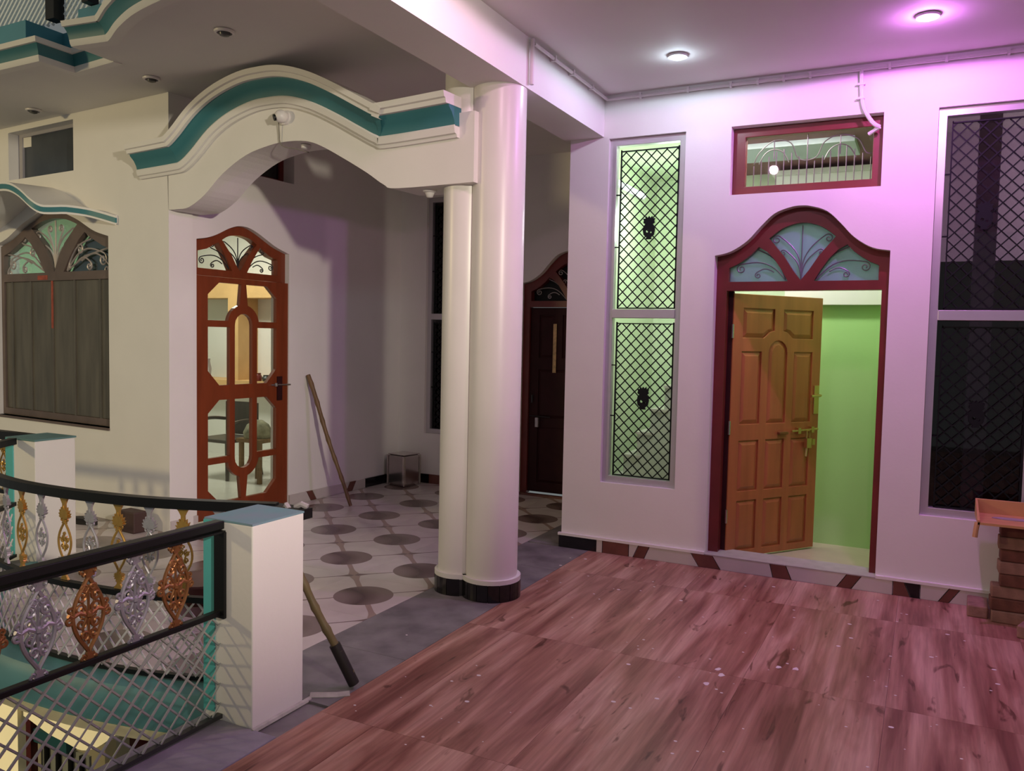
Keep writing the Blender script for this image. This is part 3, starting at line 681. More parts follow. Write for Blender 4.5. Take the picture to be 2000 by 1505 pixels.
# patterned tiles
PT = .636
reg1 = [(-5.36, 3.4), *[p for p in reversed(RC) if p[0] > -5.3 and p[0] < -2.80], (-2.79, 2.73), (-2.79, YK), (-5.25, YK)]
reg2 = [(-9, 3.68), (-5.36, 3.68), (-5.36, 4.556), (-9, 4.866)]
for i in range(-2, 11):
    for j in range(-3, 7):
        c = (-3.07-i*PT, 4.07+j*PT)
        sq = [(c[0]-PT/2+.001, c[1]-PT/2+.001), (c[0]+PT/2-.001, c[1]-PT/2+.001), (c[0]+PT/2-.001, c[1]+PT/2-.001), (c[0]-PT/2+.001, c[1]+PT/2-.001)]
        for rg in (reg1, reg2):
            q = clip(sq, rg)
            if len(q) > 2 and area(q) > .004: tile('patterned_tile', q, c, PTILE)
# extra: porch tiles to the right of the slate strip behind the column
for y0, y1 in ((2.46, 3.35), (3.35, 4.3), (4.3, 5.2), (5.2, 5.815)):
    tile('slate_strip', [(-2.788, max(y0, 2.76)), (-2.264, max(y0, 2.76)), (-2.264, y1-.002), (-2.788, y1-.002)], (-2.5, (y0+y1)/2), STONE)
for y0, y1 in ((5.84, 6.7), (6.7, 7.6)):
    tile('slate_strip', [(-2.788, y0), (-2.505, y0), (-2.505, y1-.002), (-2.788, y1-.002)], (-2.6, (y0+y1)/2), STONE)
obj('kerb', MB().box((-2.67, -3.2, -.25), (-2.264, 2.44, .004)), CURB, flo, bevel=.006)
# paint spots
rs = random.Random(8); mb = MB()
for k in range(150):
    px, py = rs.uniform(-2.5, .8), rs.uniform(2.0, 5.7)
    if px < -2.25 and rs.random() < .4: continue
    r_ = rs.choice([.003, .004, .005, .006, .009]); mb.prism([(px+r_*1.3*cos(a), py+r_*sin(a)) for a in [i*pi/4 for i in range(8)]], 0, .001)
for px, py in ((-.86, 4.02), (-.83, 3.96), (-.87, 3.82), (-.6, 4.2), (-.52, 4.22)):
    mb.prism([(px+.02*cos(a)*rs.uniform(.5, 1), py+.025*sin(a)*rs.uniform(.5, 1)) for a in [i*pi/4 for i in range(8)]], 0, .0012)
obj('paint_spatter', mb, mat('dry_white_paint', (.75, .68, .66), .7), flo, kind='stuff')
obj('mortar_smear', MB().tube([(-2.40, 2.80, -.004), (-2.30, 2.86, -.004), (-2.26, 2.90, -.004)], .022, 6).tube([(-2.385, 2.43, -.002), (-2.385, 2.78, -.002)], .012, 6), mat('mortar', (.55, .53, .48), .9, var=.3, vscale=20), flo)

# ------------------------------------------------------------------ left porch ceiling = balcony slab, with moulded edge
EDGE = [(v.x, v.y) for v in catmull([(-2.54, 3.16, 0), (-3.0, 3.18, 0), (-3.4, 3.22, 0), (-3.75, 3.29, 0), (-4.0, 3.335, 0), (-4.25, 3.40, 0), (-4.5, 3.50, 0), (-4.70, 3.60, 0), (-4.78, 3.635, 0)], 4)]+[(-5.10, 3.60)]
BLK = [(-5.12, 3.92), (-5.62, 3.975), (-5.615, 3.70), (-6.1, 3.71), (-9, 3.78)]
ring = EDGE+[(-5.12, 3.92), *BLK[1:]]
ceL = obj('ceiling_porch', MB().prism([(BX0, YK+.1), *[(a, b) for a, b in ring], (-9, 5.1), (-5.45, 4.7), (-5.45, YK+.1)], CZL, CZL+.12), CEIL, kind='structure')
def plan_band(path, prof, name, m, parent):
    secs = []
    for i, p in enumerate(path):
        a = Vector((*path[max(i-1, 0)], 0)); b = Vector((*path[min(i+1, len(path)-1)], 0))
        t0 = (Vector((*p, 0))-a); t1 = (b-Vector((*p, 0)))
        t0 = t0.normalized() if t0.length > 1e-6 else t1.normalized(); t1 = t1.normalized() if t1.length > 1e-6 else t0
        n0 = Vector((-t0.y, t0.x, 0)); n1 = Vector((-t1.y, t1.x, 0)); n = (n0+n1).normalized(); k = 1/max(.45, n.dot(n1))
        secs.append([(p[0]+n.x*o*k, p[1]+n.y*o*k, z) for o, z in prof])
    obj(name, MB().sweep(secs), m, parent, smooth=True)
up = empty('balcony_edge', 'curved white and teal moulded edge of the balcony above', 'balcony edge')
def bands(path, parent, dz=0, sg=1):
    s_ = sg
    Z = CZL+dz
    plan_band(path, [(-.03*s_, Z-.006), (.035*s_, Z-.006), (.045*s_, Z+.012), (.05*s_, Z+.034), (-.03*s_, Z+.034)], 'lower_moulding', WHITE, parent)
    plan_band(path, [(-.03*s_, Z+.032), (.05*s_, Z+.032), (.057*s_, Z+.055), (.07*s_, Z+.08), (.09*s_, Z+.10), (-.03*s_, Z+.10)], 'teal_cove', TEAL, parent)
    plan_band(path, [(-.03*s_, Z+.098), (.105*s_, Z+.098), (.115*s_, Z+.13), (-.03*s_, Z+.13)], 'upper_moulding', WHITE, parent)
bands(EDGE, up)
bands([(-5.10, 3.92), (-5.62, 3.975), (-5.615, 3.70), (-6.1, 3.71), (-9, 3.80)], up)
ppt = obj('parapet', MB().prism([(-5.0, 3.70), (-5.02, 3.86), (-5.66, 3.90), (-5.655, 3.62), (-9, 3.70), (-9, 4.2), (-5, 4.2)], CZL+.11, CZL+.27), TEALB, up)
obj('parapet_wall', MB().prism([*[(a, b-.02) for a, b in EDGE[:-1]], (-5.1, 3.62), (-5.1, 3.8), *[(a, b+.1) for a, b in reversed(EDGE[:-1])]], CZL+.11, CZL+.25), TEALB, up)
upr = empty('balcony_railing', 'black posts and white lattice panel of the upstairs balcony railing', 'railing')
obj('post', MB().box((-5.53, 3.68, CZL+.272), (-5.44, 3.76, CZL+1.3)), BLACK, upr)
FU = lambda u, z, w_: (u, 3.75+w_, z)
lat = diamond(FU, -8.6, -5.54, CZL+.275, CZL+1.3, .055, 0, .016, MB())
obj('lattice', lat, mat('blue_white_paint', (.82, .88, .92), .5), upr, kind='stuff')
FU2 = lambda u, z, w_: (u, 3.74+w_, z)
obj('lattice', diamond(FU2, -5.42, -5.0, CZL+.255, CZL+1.0, .055, 0, .014, MB()), MATS['blue_white_paint'], upr, kind='stuff')
obj('post', MB().box((-4.98, 3.56, CZL+.255), (-4.92, 3.64, CZL+1.2)), BLACK, upr)

# ------------------------------------------------------------------ lights in the ceilings
def downlight(x, y, z, col, ecol, energy, label, cat='ceiling light', on=True):
    t = empty('ceiling_light', label, cat, 'ceiling lights over the right porch' if on else 'unlit spots of the porch ceiling', loc=(x, y, z))
    obj('trim_ring', MB().lathe((0, 0, 0), [(.052, 0), (.062, -.004), (.060, -.016), (.046, -.018), (.046, -.004)], 28), PVC, t, smooth=True)
    if on:
        m = emit('lamp_'+str(x), ecol, 30)
        obj('diffuser', MB().lathe((0, 0, 0), [(.045, -.004), (.045, -.016), (.030, -.026), (.004, -.029)], 24), m, t, smooth=True)
        l = lamp('bulb', 'SPOT', (0, 0, -.035), col, energy, .04, cone=178, blend=.04); l.parent = t
        l = lamp('bulb_glow', 'POINT', (0, 0, -.06), col, energy*.05, .03); l.parent = t
    else:
        obj('lens', MB().lathe((0, 0, 0), [(.038, -.003), (.030, -.03), (.012, -.036)], 20), mat('dark_lens', (.05, .05, .05), .3), t, smooth=True)
    return t
downlight(-1.50, 5.19, CZ, (.70, .86, 1.0), (.75, .95, 1.0), 38, 'lit cool white round ceiling light nearest the column')
downlight(-.085, 5.11, CZ, (.80, .22, 1.0), (.95, .45, 1.0), 145, 'lit purple round ceiling light above the right window')
lamp('porch_bulb', 'SPOT', (-.085, 3.35, CZ-.035), (1, .50, .82), 70, .04, cone=178, blend=.04)
lamp('porch_bulb', 'SPOT', (-1.50, 3.10, CZ-.035), (1, .58, .80), 38, .04, cone=178, blend=.04)
downlight(-3.95, 3.78, CZL, None, None, 0, 'unlit ceiling spot nearest the arch top in the porch ceiling', on=False)
downlight(-5.17, 4.25, CZL, None, None, 0, 'unlit ceiling spot above the left wall corner', on=False)
downlight(-6.86, 4.45, CZL, None, None, 0, 'unlit ceiling spot above the small slate vent window', on=False)
sp = empty('soffit_lamp', 'small white lamp under the arch soffit beside the column', 'lamp', loc=FB(2.48, 2.549, .12))
obj('lamp_body', MB().lathe((0, 0, 0), [(.045, .0), (.045, -.012), (.03, -.02), (.02, -.045), (.012, -.05)], 20), PVC, sp, smooth=True)

# ------------------------------------------------------------------ security camera on the arch
cc_ = empty('security_camera', 'small white dome security camera on the arch face with hanging cable', 'camera', loc=FB(1.30, 3.115, 0))
mb = MB(); c_ = Vector((0, 0, 0))
mb.tube([(0, .005, 0), (0, -.02, 0)], .05, 20)
obj('base', mb, PVC, cc_, smooth=True)
rows = []
ball = MB(); N = 14
prof = [(.045*sin(pi*i/10), -.045*cos(pi*i/10)) for i in range(1, 10)]
ball.lathe((0, -.045, 0), prof, 20)
bl = obj('eyeball', ball, PVC, cc_, smooth=True)
dv = Vector((-.55, -.75, -.3)).normalized(); ctr = Vector((0, -.045, 0))
obj('lens', MB().tube([ctr+dv*.03, ctr+dv*.052], .022, 16), BLACK, bl, smooth=True)
obj('cable', MB().tube(catmull([(-.045, -.02, -.02), (-.045, -.012, -.1), (-.04, -.008, -.17), (0, .0, -.20), (.05, .06, -.205), (.09, .14, -.215)], 5), .004, 6), mat('cable_grey', (.2, .18, .15), .6), cc_, smooth=True)
obj('soffit_mount', MB().lathe((.10, .10, -.185), [(.035, .01), (.035, -.012), (.02, -.02)], 14), PVC, cc_, smooth=True)

# ------------------------------------------------------------------ piers
pier = empty('pier', 'square white parapet pier with blue-grey top between the two railings', 'pier')
PX0, PX1, PY0, PY1, PZ = -2.662, -2.395, 2.44, 2.745, .848
obj('shaft', MB().box((PX0, PY0, -.25), (PX1, PY1, PZ-.006)), WHITE, pier, bevel=.006)
obj('cap', MB().box((PX0-.001, PY0-.001, PZ-.008), (PX1+.001, PY1+.001, PZ)), mat('blue_grey_paint', (.20, .27, .34), .6, var=.3, vscale=8, col2=(.14, .30, .34)), pier)
obj('teal_strip', MB().box((PX0-.003, PY0-.004, .03), (PX0+.06, PY0+.05, PZ-.008)), TEALL, pier)
pier2 = empty('pier', 'square white pier with teal top at the far left of the curved railing', 'pier')
obj('shaft', MB().box((-5.78, 3.52, -.25), (-5.46, 3.82, .84)), WHITE, pier2, bevel=.006)
obj('cap', MB().box((-5.785, 3.515, .838), (-5.455, 3.825, .85)), mat('teal_grey_paint', (.12, .24, .24), .6, var=.2), pier2)
obj('teal_strip', MB().box((-5.784, 3.514, .0), (-5.70, 3.55, .84)), TEALL, pier2)

# ------------------------------------------------------------------ balusters
def spiral(c, r_, a0, turns, sg, n=14):
    return [(c[0]+r_*(1-.8*i/n)*cos(a0+sg*2*pi*turns*i/n), c[1]+r_*(1-.8*i/n)*sin(a0+sg*2*pi*turns*i/n)) for i in range(n+1)]
def baluster_mesh(h, wd, ornate):
    """upright cast baluster in the local x-z plane, foot at z=0"""
    mb = MB(); fr = lambda a, b, w_: (a, w_, b)
    T = lambda P, r_, n=5, off=0: mb.tube([fr(a, b, off) for a, b in P], r_, n)
    z0, z1 = (.045*h/.34, .29*h/.34) if ornate else (.085*h/.38, .265*h/.38)
    zm = (z0+z1)/2; hw = wd/2
    t = .0075 if ornate else .0055
    for sg in (-1, 1):
        T([(0, z0-.008)]+[(sg*hw*sin(pi*k/12)**.85, z0+(z1-z0)*k/12) for k in range(1, 12)]+[(0, z1+.008)], t, 6)
    # foot and neck
    mb.plate(fr, [(-.026, 0), (.026, 0), (.018, .012), (.009, .022), (.011, z0*.7), (.004, z0), (-.004, z0), (-.011, z0*.7), (-.009, .022), (-.018, .012)], [], -.006, .006)
    zt = z1
    mb.plate(fr, [(-.004, zt), (-.010, zt+.02), (-.009, h-.03), (-.02, h-.01), (-.028, h), (.028, h), (.02, h-.01), (.009, h-.03), (.010, zt+.02), (.004, zt)], [], -.006, .006)
    def palm(zc, sg, s_):
        for k in range(-4, 5):
            a = k*.36; L_ = (.045-.004*abs(k))*s_
            d = (sin(a), cos(a)*sg); nrm = (d[1], -d[0]); b = .006*s_
            mb.plate(fr, [(-nrm[0]*b*.5, zc-nrm[1]*b*.5), (d[0]*L_*.6-nrm[0]*b, zc+d[1]*L_*.6-nrm[1]*b), (d[0]*L_, zc+d[1]*L_), (d[0]*L_*.6+nrm[0]*b, zc+d[1]*L_*.6+nrm[1]*b), (nrm[0]*b*.5, zc+nrm[1]*b*.5)], [], -.007+.0008*k, .007-.0008*k)
    if ornate:
        for sg in (-1, 1):
            for (cx, cz, rr_, a0, s2) in ((.028, zm+.066, .022, pi/2, 1), (.03, zm+.022, .024, -pi/2, -1), (.026, zm-.03, .022, pi/2, 1), (.018, zm-.07, .018, -pi/2, -1), (.016, zm+.095, .013, 0, 1)):
                T(spiral((sg*cx, cz), rr_, a0 if sg > 0 else pi-a0, 1.4, s2*sg), .0052, 5, rs.uniform(-.004, .004))
            T([(0, zm-.005), (sg*.035, zm+.012), (sg*hw*1.0, zm+.004), (sg*hw*1.28, zm+.014)], .008, 6)
            T(spiral((sg*hw*1.22, zm-.006), .018, pi/2, 1.3, sg), .0062, 6)
            T(spiral((sg*hw*1.16, zm+.028), .014, -pi/2, 1.2, -sg), .0055, 6)
            T(c2([(0, z0+.03), (sg*.022, zm-.05), (sg*.006, zm), (sg*.024, zm+.05), (0, z1-.03)], 4), .005, 5)
            T(spiral((sg*.022, z0-.03), .013, pi/2, 1.2, sg), .0055, 5)
            T(spiral((sg*.022, z1+.028), .014, -pi/2, 1.2, -sg), .006, 5)
        T([(0, z0+.02), (0, z1-.02)], .005, 5)
        palm(z1+.01, 1, .6)
        mb.lathe((0, 0, zm), [(.004, -.014), (.014, -.006), (.014, .006), (.004, .014)], 8)
    else:
        palm(z1+.025, 1, 1.3); palm(z0-.02, -1, 1.0)
        for sg in (-1, 1):
            T(spiral((sg*.016, z1+.012), .014, -pi/2, 1.1, -sg), .0045, 5)
            T(spiral((sg*.017, zm+.012), .016, pi/2, 1.35, sg), .004, 5)
            T(spiral((sg*.015, zm-.022), .013, -pi/2, 1.35, -sg), .004, 5)
            T(c2([(sg*.03, zm+.02), (sg*.012, zm-.0), (0, zm-.045)], 4), .004, 5)
        T(spiral((0, zm+.04), .011, -pi/2, .95, 1), .004, 5)
    return mb
near_me = baluster_mesh(.345, .118, True); near_s = near_me.mesh('baluster', True); near_s.materials.append(mat('lavender_silver', (.34, .31, .38), .42, .6, var=.15, vscale=30)); near_c = near_s.copy(); near_c.materials.clear(); near_c.materials.append(COPPER)
far_mb = baluster_mesh(.40, .088, False); far_g = far_mb.mesh('baluster', True); far_g.materials.append(GOLD); far_s = far_g.copy(); far_s.materials.clear(); far_s.materials.append(SILVER)

# near railing along y
R1 = empty('railing', 'near black railing with large silver and copper balusters and grey diamond lattice', 'railing')
RX = -2.572
obj('top_rail', MB().box((RX-.026, -1.2, .812), (RX+.026, 2.438, .846)), BLACK, R1, bevel=.004)
obj('rail_flange', MB().box((RX-.026, -1.2, .798), (RX+.032, 2.438, .806)), BLACK, R1)
obj('mid_rail', MB().box((RX-.016, -1.2, .448), (RX+.016, 2.438, .47)), BLACK, R1, bevel=.003)
obj('bottom_rail', MB().box((RX-.014, -1.2, .012), (RX+.014, 2.438, .03)), IRON, R1)
obj('post', MB().box((-2.592, 2.424, .44), (-2.536, 2.438, .80)), BLACK, R1)
for k, y in enumerate([2.213, 2.03, 1.842, 1.66, 1.475, 1.29, 1.105, .92]):
    o = obj('baluster', near_c if k % 2 == 0 else near_s, None, R1); o.location = (RX, y, .458); o.rotation_euler = (0, 0, pi/2)
FR = lambda u, z, w_: (RX+w_, u, z)
pit = .107; z0, z1 = .03, .448; H = z1-z0; k_ = 1.0
for sg in (-1, 1):
    for i in range(-14, 36):
        a = .2+i*.0842
        ya, yb = a, a+sg*H/k_
        # clip to y<=2.438
        za, zb = z0, z1
        Y0, Y1 = ya, yb
        if max(Y0, Y1) > 2.436:
            if min(Y0, Y1) > 2.42: continue
            t = (2.436-Y0)/(Y1-Y0)
            if Y1 > Y0: Y1, zb = 2.436, z0+H*t
            else: Y0, za = 2.436, z0+H*t
        if max(Y0, Y1) < .9: continue
        obj('lattice_bar', MB().tube([FR(Y0, za, .006*sg), FR(Y1, zb, .006*sg)], .0052, 4, flat=.7), GREYBAR, R1)

# curved railing
R2 = empty('railing', 'curved black railing with slim gold and silver balusters and white lattice', 'railing')
def offs(z0, z1, hw, name, m, pts=RC):
    secs = []
    for i, p in enumerate(pts):
        a = Vector((*pts[max(i-1, 0)], 0)); b = Vector((*pts[min(i+1, len(pts)-1)], 0)); t = (b-a).normalized(); n = Vector((-t.y, t.x, 0))
        secs.append([(p[0]+n.x*s_, p[1]+n.y*s_, z) for s_, z in ((-hw, z0), (hw, z0), (hw, z1), (-hw, z1))])
    return obj(name, MB().sweep(secs), m, R2)
offs(.808, .852, .024, 'top_rail', BLACK); offs(.375, .402, .016, 'mid_rail', BLACK); offs(.012, .032, .014, 'bottom_rail', BLACK)
RCx = RC+[]
cum = [0]
for i in range(1, len(RC)): cum.append(cum[-1]+sqrt((RC[i][0]-RC[i-1][0])**2+(RC[i][1]-RC[i-1][1])**2))
def atlen(s_):
    for i in range(1, len(RC)):
        if cum[i] >= s_:
            t = (s_-cum[i-1])/(cum[i]-cum[i-1]); a, b = RC[i-1], RC[i]
            return (a[0]+(b[0]-a[0])*t, a[1]+(b[1]-a[1])*t, atan2(b[1]-a[1], b[0]-a[0]))
    return (*RC[-1], atan2(RC[-1][1]-RC[-2][1], RC[-1][0]-RC[-2][0]))
s_ = .10; k = 1
while s_ < cum[-1]-.1:
    x_, y_, a_ = atlen(s_); o = obj('baluster', far_g if k % 2 else far_s, None, R2); o.location = (x_, y_, .405); o.rotation_euler = (0, 0, a_); s_ += .172; k += 1
FC = lambda u, z, w_: (lambda q: (q[0]-sin(q[2])*w_, q[1]+cos(q[2])*w_, z))(atlen(max(0.001, min(cum[-1], u))))
obj('lattice', diamond(FC, .02, cum[-1]-.02, .03, .376, .072, 0, .0085, MB(), .088), mat('lattice_white', (.62, .58, .60), .5), R2, kind='stuff')
obj('cloth_tie', MB().tube([(-2.545, 2.79, .83), (-2.52, 2.775, .855), (-2.505, 2.77, .84)], .013, 8).tube([(-2.49, 2.80, .845), (-2.455, 2.80, .862), (-2.43, 2.81, .85)], .014, 8), mat('grey_cloth', (.35, .31, .33), .9), R2, smooth=True)
obj('rail_end', MB().box((-2.62, 2.755, .80), (-2.42, 2.83, .845)), BLACK, R2)
# third railing piece, far left
R3 = empty('railing', 'short black railing with silver baluster left of the far pier', 'railing')
obj('top_rail', MB().box((-9, 3.68, .79), (-5.785, 3.74, .85)), BLACK, R3)
obj('post', MB().box((-5.83, 3.68, 0), (-5.788, 3.74, .79)), BLACK, R3)
obj('mid_rail', MB().box((-9, 3.695, .38), (-5.83, 3.725, .41)), BLACK, R3)
for i in range(4):
    o = obj('baluster', far_s if i % 2 == 0 else far_g, None, R3); o.location = (-5.95-.18*i, 3.71, .405)

# ------------------------------------------------------------------ edge of this floor, lower storey
le = empty('floor_edge_moulding', 'teal curved floor edge with cream band below the curved railing', 'moulding')
RC2 = [(v.x, v.y) for v in catmull([(-2.66, 2.60, 0), (-2.95, 2.52, 0), (-3.17, 2.47, 0), (-3.42, 2.43, 0), (-3.7, 2.41, 0), (-4.0, 2.415, 0), (-4.3, 2.46, 0), (-4.62, 2.59, 0), (-5.0, 2.84, 0), (-5.32, 3.18, 0), (-5.5, 3.5, 0)], 4)]
plan_band(RC2, [(-.16, .005), (.0, .0), (.035, -.04), (.04, -.165), (-.16, -.165)], 'teal_face', mat('floor_edge_teal', (.11, .30, .32), .5, var=.25, vscale=3), le)
plan_band(RC2, [(-.16, -.163), (.052, -.163), (.052, -.205), (-.16, -.205)], 'cream_band', CREAM, le)
gz = -3.3
gnd = obj('ground', MB().box((-14, -8, gz-.1), (-2.7, 12, gz)), mat('ground_cement', (.16, .15, .14), .9, var=.4, vscale=2), kind='structure')
FW = lambda u, z, w_: (u, 4.2+w_, z)
obj('wall_lower', MB().box((-9.5, 4.9, gz), (-2.7, 5.1, -.2)), CREAM, kind='structure')
LA = [(-4.81, -.20), (-4.81, -.73), *c2([(-4.75, -.74), (-4.56, -.785), (-4.40, -.80), (-4.26, -.81), (-4.12, -.755), (-3.97, -.65), (-3.81, -.55), (-3.58, -.49), (-3.3, -.47)], 4), (-2.75, -.47), (-2.75, -.20)]
obj('wall_lower_arch', MB().plate(lambda u, z, w_: (u, 3.0+w_, z), LA, [], 0, .25), CREAM, kind='structure')
obj('wall_lower_pillar', MB().box((-6.6, 2.97, gz), (-4.81, 3.02, -.2)), CREAM, kind='structure')
obj('door_4', MB().box((-6.78, 4.14, gz), (-6.53, 4.2, -1.5)), MAROON, kind='structure')
obj('door_5', MB().box((-5.88, 4.36, gz), (-4.7, 4.42, -1.2)), MAROON, kind='structure')
obj('wall_lower_post', MB().box((-5.60, 4.14, gz), (-5.47, 4.26, -1.3)), CREAM, kind='structure')
gt = empty('gate', 'white sheet gate with black upright bars on the lower storey', 'gate')
obj('sheet', MB().box((-6.52, 4.22, gz), (-5.9, 4.24, -1.83)), mat('gate_white', (.60, .62, .56), .5), gt)
for xb in (-6.42, -6.27, -6.11, -5.97): obj('bar', MB().box((xb-.014, 4.19, gz), (xb+.014, 4.22, -1.83)), BLACK, gt)
obj('teal_top', MB().box((-6.62, 4.16, -1.83), (-6.1, 4.26, -1.72)), TEAL, gt)
lamp('lower_fill', 'SPOT', (-6.0, -.6, -1.0), (1, .90, .64), 620, .1, (-4.6, 3.2, -1.85), 52, .25)  # added fill spot that brightens the lower storey, no known fixture

# ------------------------------------------------------------------ rooms behind the openings
# green hall
def room(n_, a, b, m): return obj(n_, MB().box(a, b), m, kind='structure')
LIME = mat('pale_lime_paint', (.60, .68, .48), .6, var=.06)
room('wall_hall_back', (-2.42, 7.76, -.1), (-1.1, 7.85, 3.4), LIME)
room('wall_hall_back', (-1.1, 7.76, -.1), (.0, 7.85, 3.4), LIME)
room('wall_hall_left', (-2.42, YA+.22, -.1), (-2.405, 7.76, 3.4), LIME)
room('wall_hall_right', (-.06, YA+.22, -.1), (.0, 7.76, 3.4), GREEN)
room('wall_hall_partition', (-1.02, 6.95, .02), (-.06, 7.05, 1.93), GREEN)
room('trim_1', (-1.05, 6.88, 1.93), (-.06, 7.3, 2.06), WHITE)
room('floor_hall', (-2.405, YA+.22, -.05), (-.06, 7.76, .02), BEIGE)
room('ceiling_hall', (-2.405, YA+.22, 3.15), (-1.7, 7.76, 3.40), LIME)
room('ceiling_hall', (-1.7, YA+.22, 3.15), (-.06, 7.76, 3.40), mat('maroon_ceiling', (.20, .07, .075), .6))
room('trim_2', (-1.75, 6.55, 3.11), (-.55, 7.05, 3.15), mat('panel_grey', (.50, .56, .58), .6))
obj('trim_3', MB().box((-1.25, 7.5, 2.96), (-.06, 7.76, 3.07)).box((-1.28, 7.44, 3.07), (-.06, 7.76, 3.11)), WHITE, kind='structure')
stair = empty('staircase', 'grey stone steps seen through the lattice window', 'staircase')
for i in range(7):
    obj('step', MB().box((-2.39+i*.114, 6.62, .02 if i == 0 else .23+i*.2), (-1.5, 7.2, .43+i*.2)), mat('step_stone', (.55, .55, .50), .5, var=.15), stair)
    obj('nosing', MB().box((-2.40+i*.114, 6.61, .43+i*.2), (-2.24+i*.114, 7.2, .452+i*.2)), SKW, stair)
tb = empty('tube_light', 'lit white tube light on the hall wall behind the lattice window', 'tube light')
obj('tube', MB().tube([(-2.37, 6.35, 2.93), (-2.37, 7.25, 2.93)], .02, 10), emit('tube_glow', (.85, 1, .92), 9), tb)
obj('fitting', MB().box((-2.404, 6.3, 2.90), (-2.375, 7.3, 2.96)), PVC, tb)
lamp('hall_lamp', 'AREA', (-1.45, 6.13, 3.135), (.95, 1, .86), 95, target=(-1.5, 6.7, .0), size=(1.6, .3))
lamp('tube_lamp', 'POINT', (-1.95, 6.75, 2.6), (.85, 1, .90), 26, .12)
# dark room behind the right window
RG = mat('room_grey', (.58, .48, .58), .7)
room('wall_room_back', (.0, 7.6, -.1), (3.2, 7.7, 3.4), RG); room('wall_room_side', (3.1, YA+.22, -.1), (3.2, 7.6, 3.4), RG)
room('wall_room_left', (.002, YA+.22, -.1), (.01, 7.6, 3.4), RG); room('floor_room', (.01, YA+.22, -.1), (3.1, 7.6, -.05), STONE)
room('ceiling_room', (.0, YA+.22, 3.35), (3.1, 7.6, 3.4), CEIL)
cb = empty('cupboard', 'dark maroon cupboard behind the right lattice window', 'cupboard')
obj('body', MB().box((.02, 6.6, -.05), (1.1, 7.0, 2.22)), DMAROON, cb)
obj('door', MB().box((.04, 6.585, .05), (.52, 6.6, 2.15)), DMAROON, cb); obj('door', MB().box((.54, 6.585, .05), (1.08, 6.6, 2.15)), DMAROON, cb)
room('trim_4', (.24, 6.35, -.05), (.37, 6.45, 3.35), mat('purple_grey', (.16, .10, .14), .5))
lamp('room_lamp', 'POINT', (1.6, 7.2, 3.0), (1, .90, .95), 75, .1)
# white room behind the glass door and the shuttered window
IW = mat('inner_white', (.74, .71, .66), .6)
room('wall_inner_back', (-10.2, 8.2, -.1), (-5.45, 8.3, 3.4), IW); room('wall_inner_left', (-10.3, 5.0, -.1), (-10.2, 8.3, 3.4), MINT)
room('wall_inner_right', (-5.54, 7.7, -.1), (-5.45, 8.2, 3.4), IW)
room('floor_inner', (-10.2, 4.8, -.1), (-5.40, 8.2, .0), mat('inner_floor', (.52, .50, .44), .25)); room('ceiling_inner', (-10.3, 4.85, 3.3), (-5.56, 8.2, 3.4), IW)
OW = mat('orange_shelf', (.66, .40, .17), .5, var=.15)
shf = empty('shelf_unit', 'pale orange wooden shelf niche on the far wall inside the glass door', 'shelf')
obj('lintel', MB().box((-10.0, 7.85, 2.06), (-6.0, 8.2, 2.30)), OW, shf)
obj('shelf', MB().box((-10.0, 7.75, .92), (-6.0, 8.2, 1.0)), OW, shf)
for x_ in (-8.05, -7.12): obj('upright', MB().box((x_-.09, 7.85, 1.0), (x_+.09, 8.2, 2.06)), OW if x_ < -7.5 else IW, shf)
obj('lower_front', MB().box((-10.0, 7.95, 0), (-6.0, 8.0, .92)), IW, shf)
for k, x_ in enumerate((-8.7, -8.55, -7.65, -7.5, -6.9)):
    h_ = (.34, .26, .1, .08, .1)[k]
    obj('jar', MB().lathe((x_, 7.88, 1.002), [(.05, 0), (.06, h_*.5), (.04, h_*.85), (.045, h_)], 12), [IRON, SILVER, MAROON, IRON, IRON][k], None, smooth=True,
        label=['tall dark jar at the left on the orange shelf', 'pale jar beside the tall dark jar on the shelf', 'small maroon pot in the middle of the shelf', 'small dark pot beside the maroon pot', 'small dark pot at the right end of the shelf'][k], cat='jar', group='jars on the inner shelf')
ch = empty('chair', 'dark plastic armchair seen through the glass door', 'chair')
PLS = mat('dark_plastic', (.06, .05, .04), .4)
ox, oy = -7.0, 6.75
obj('seat', MB().box((ox-.24, oy-.24, .40), (ox+.24, oy+.24, .44)), PLS, ch, bevel=.01)
for a in (-1, 1):
    for b in (-1, 1): obj('leg', MB().tube([(ox+a*.21, oy+b*.21, .41), (ox+a*.26, oy+b*.26, .0)], .026, 8, .018), PLS, ch)
    obj('armrest', MB().tube(catmull([(ox+a*.25, oy+.2, .62), (ox+a*.27, oy, .64), (ox+a*.26, oy-.22, .6), (ox+a*.24, oy-.24, .42)], 4), .02, 6), PLS, ch)
obj('backrest', MB().sweep([[(ox+.24*cos(t)*1.0, oy+.20+.06*sin(t), z) for z in (.44, .82)]+[(ox+.24*cos(t), oy+.225+.06*sin(t), z) for z in (.82, .44)] for t in [pi*i/8 for i in range(9)]]), PLS, ch)
stl = empty('wooden_stool', 'small brown wooden stool with cloth on it beyond the chair', 'stool')
obj('top', MB().box((-6.62, 6.5, .44), (-6.28, 6.82, .48)), BAMBOO, stl)
for a in (-6.58, -6.32):
    for b in (6.54, 6.78): obj('leg', MB().box((a-.02, b-.02, 0), (a+.02, b+.02, .44)), BAMBOO, stl)
ck = MB(); ck.lathe((-6.46, 6.66, .48), [(.15, 0), (.16, .06), (.12, .14), (.05, .19)], 12)
obj('folded_cloth', ck, mat('olive_cloth', (.33, .31, .20), .9, var=.6, vscale=12), smooth=True, label='crumpled olive cloth lying on the small wooden stool', cat='cloth')
lamp('inner_lamp', 'AREA', (-7.6, 6.6, 3.2), (1, .97, .86), 120, target=(-7.6, 6.6, 0), size=(1.2, .5))

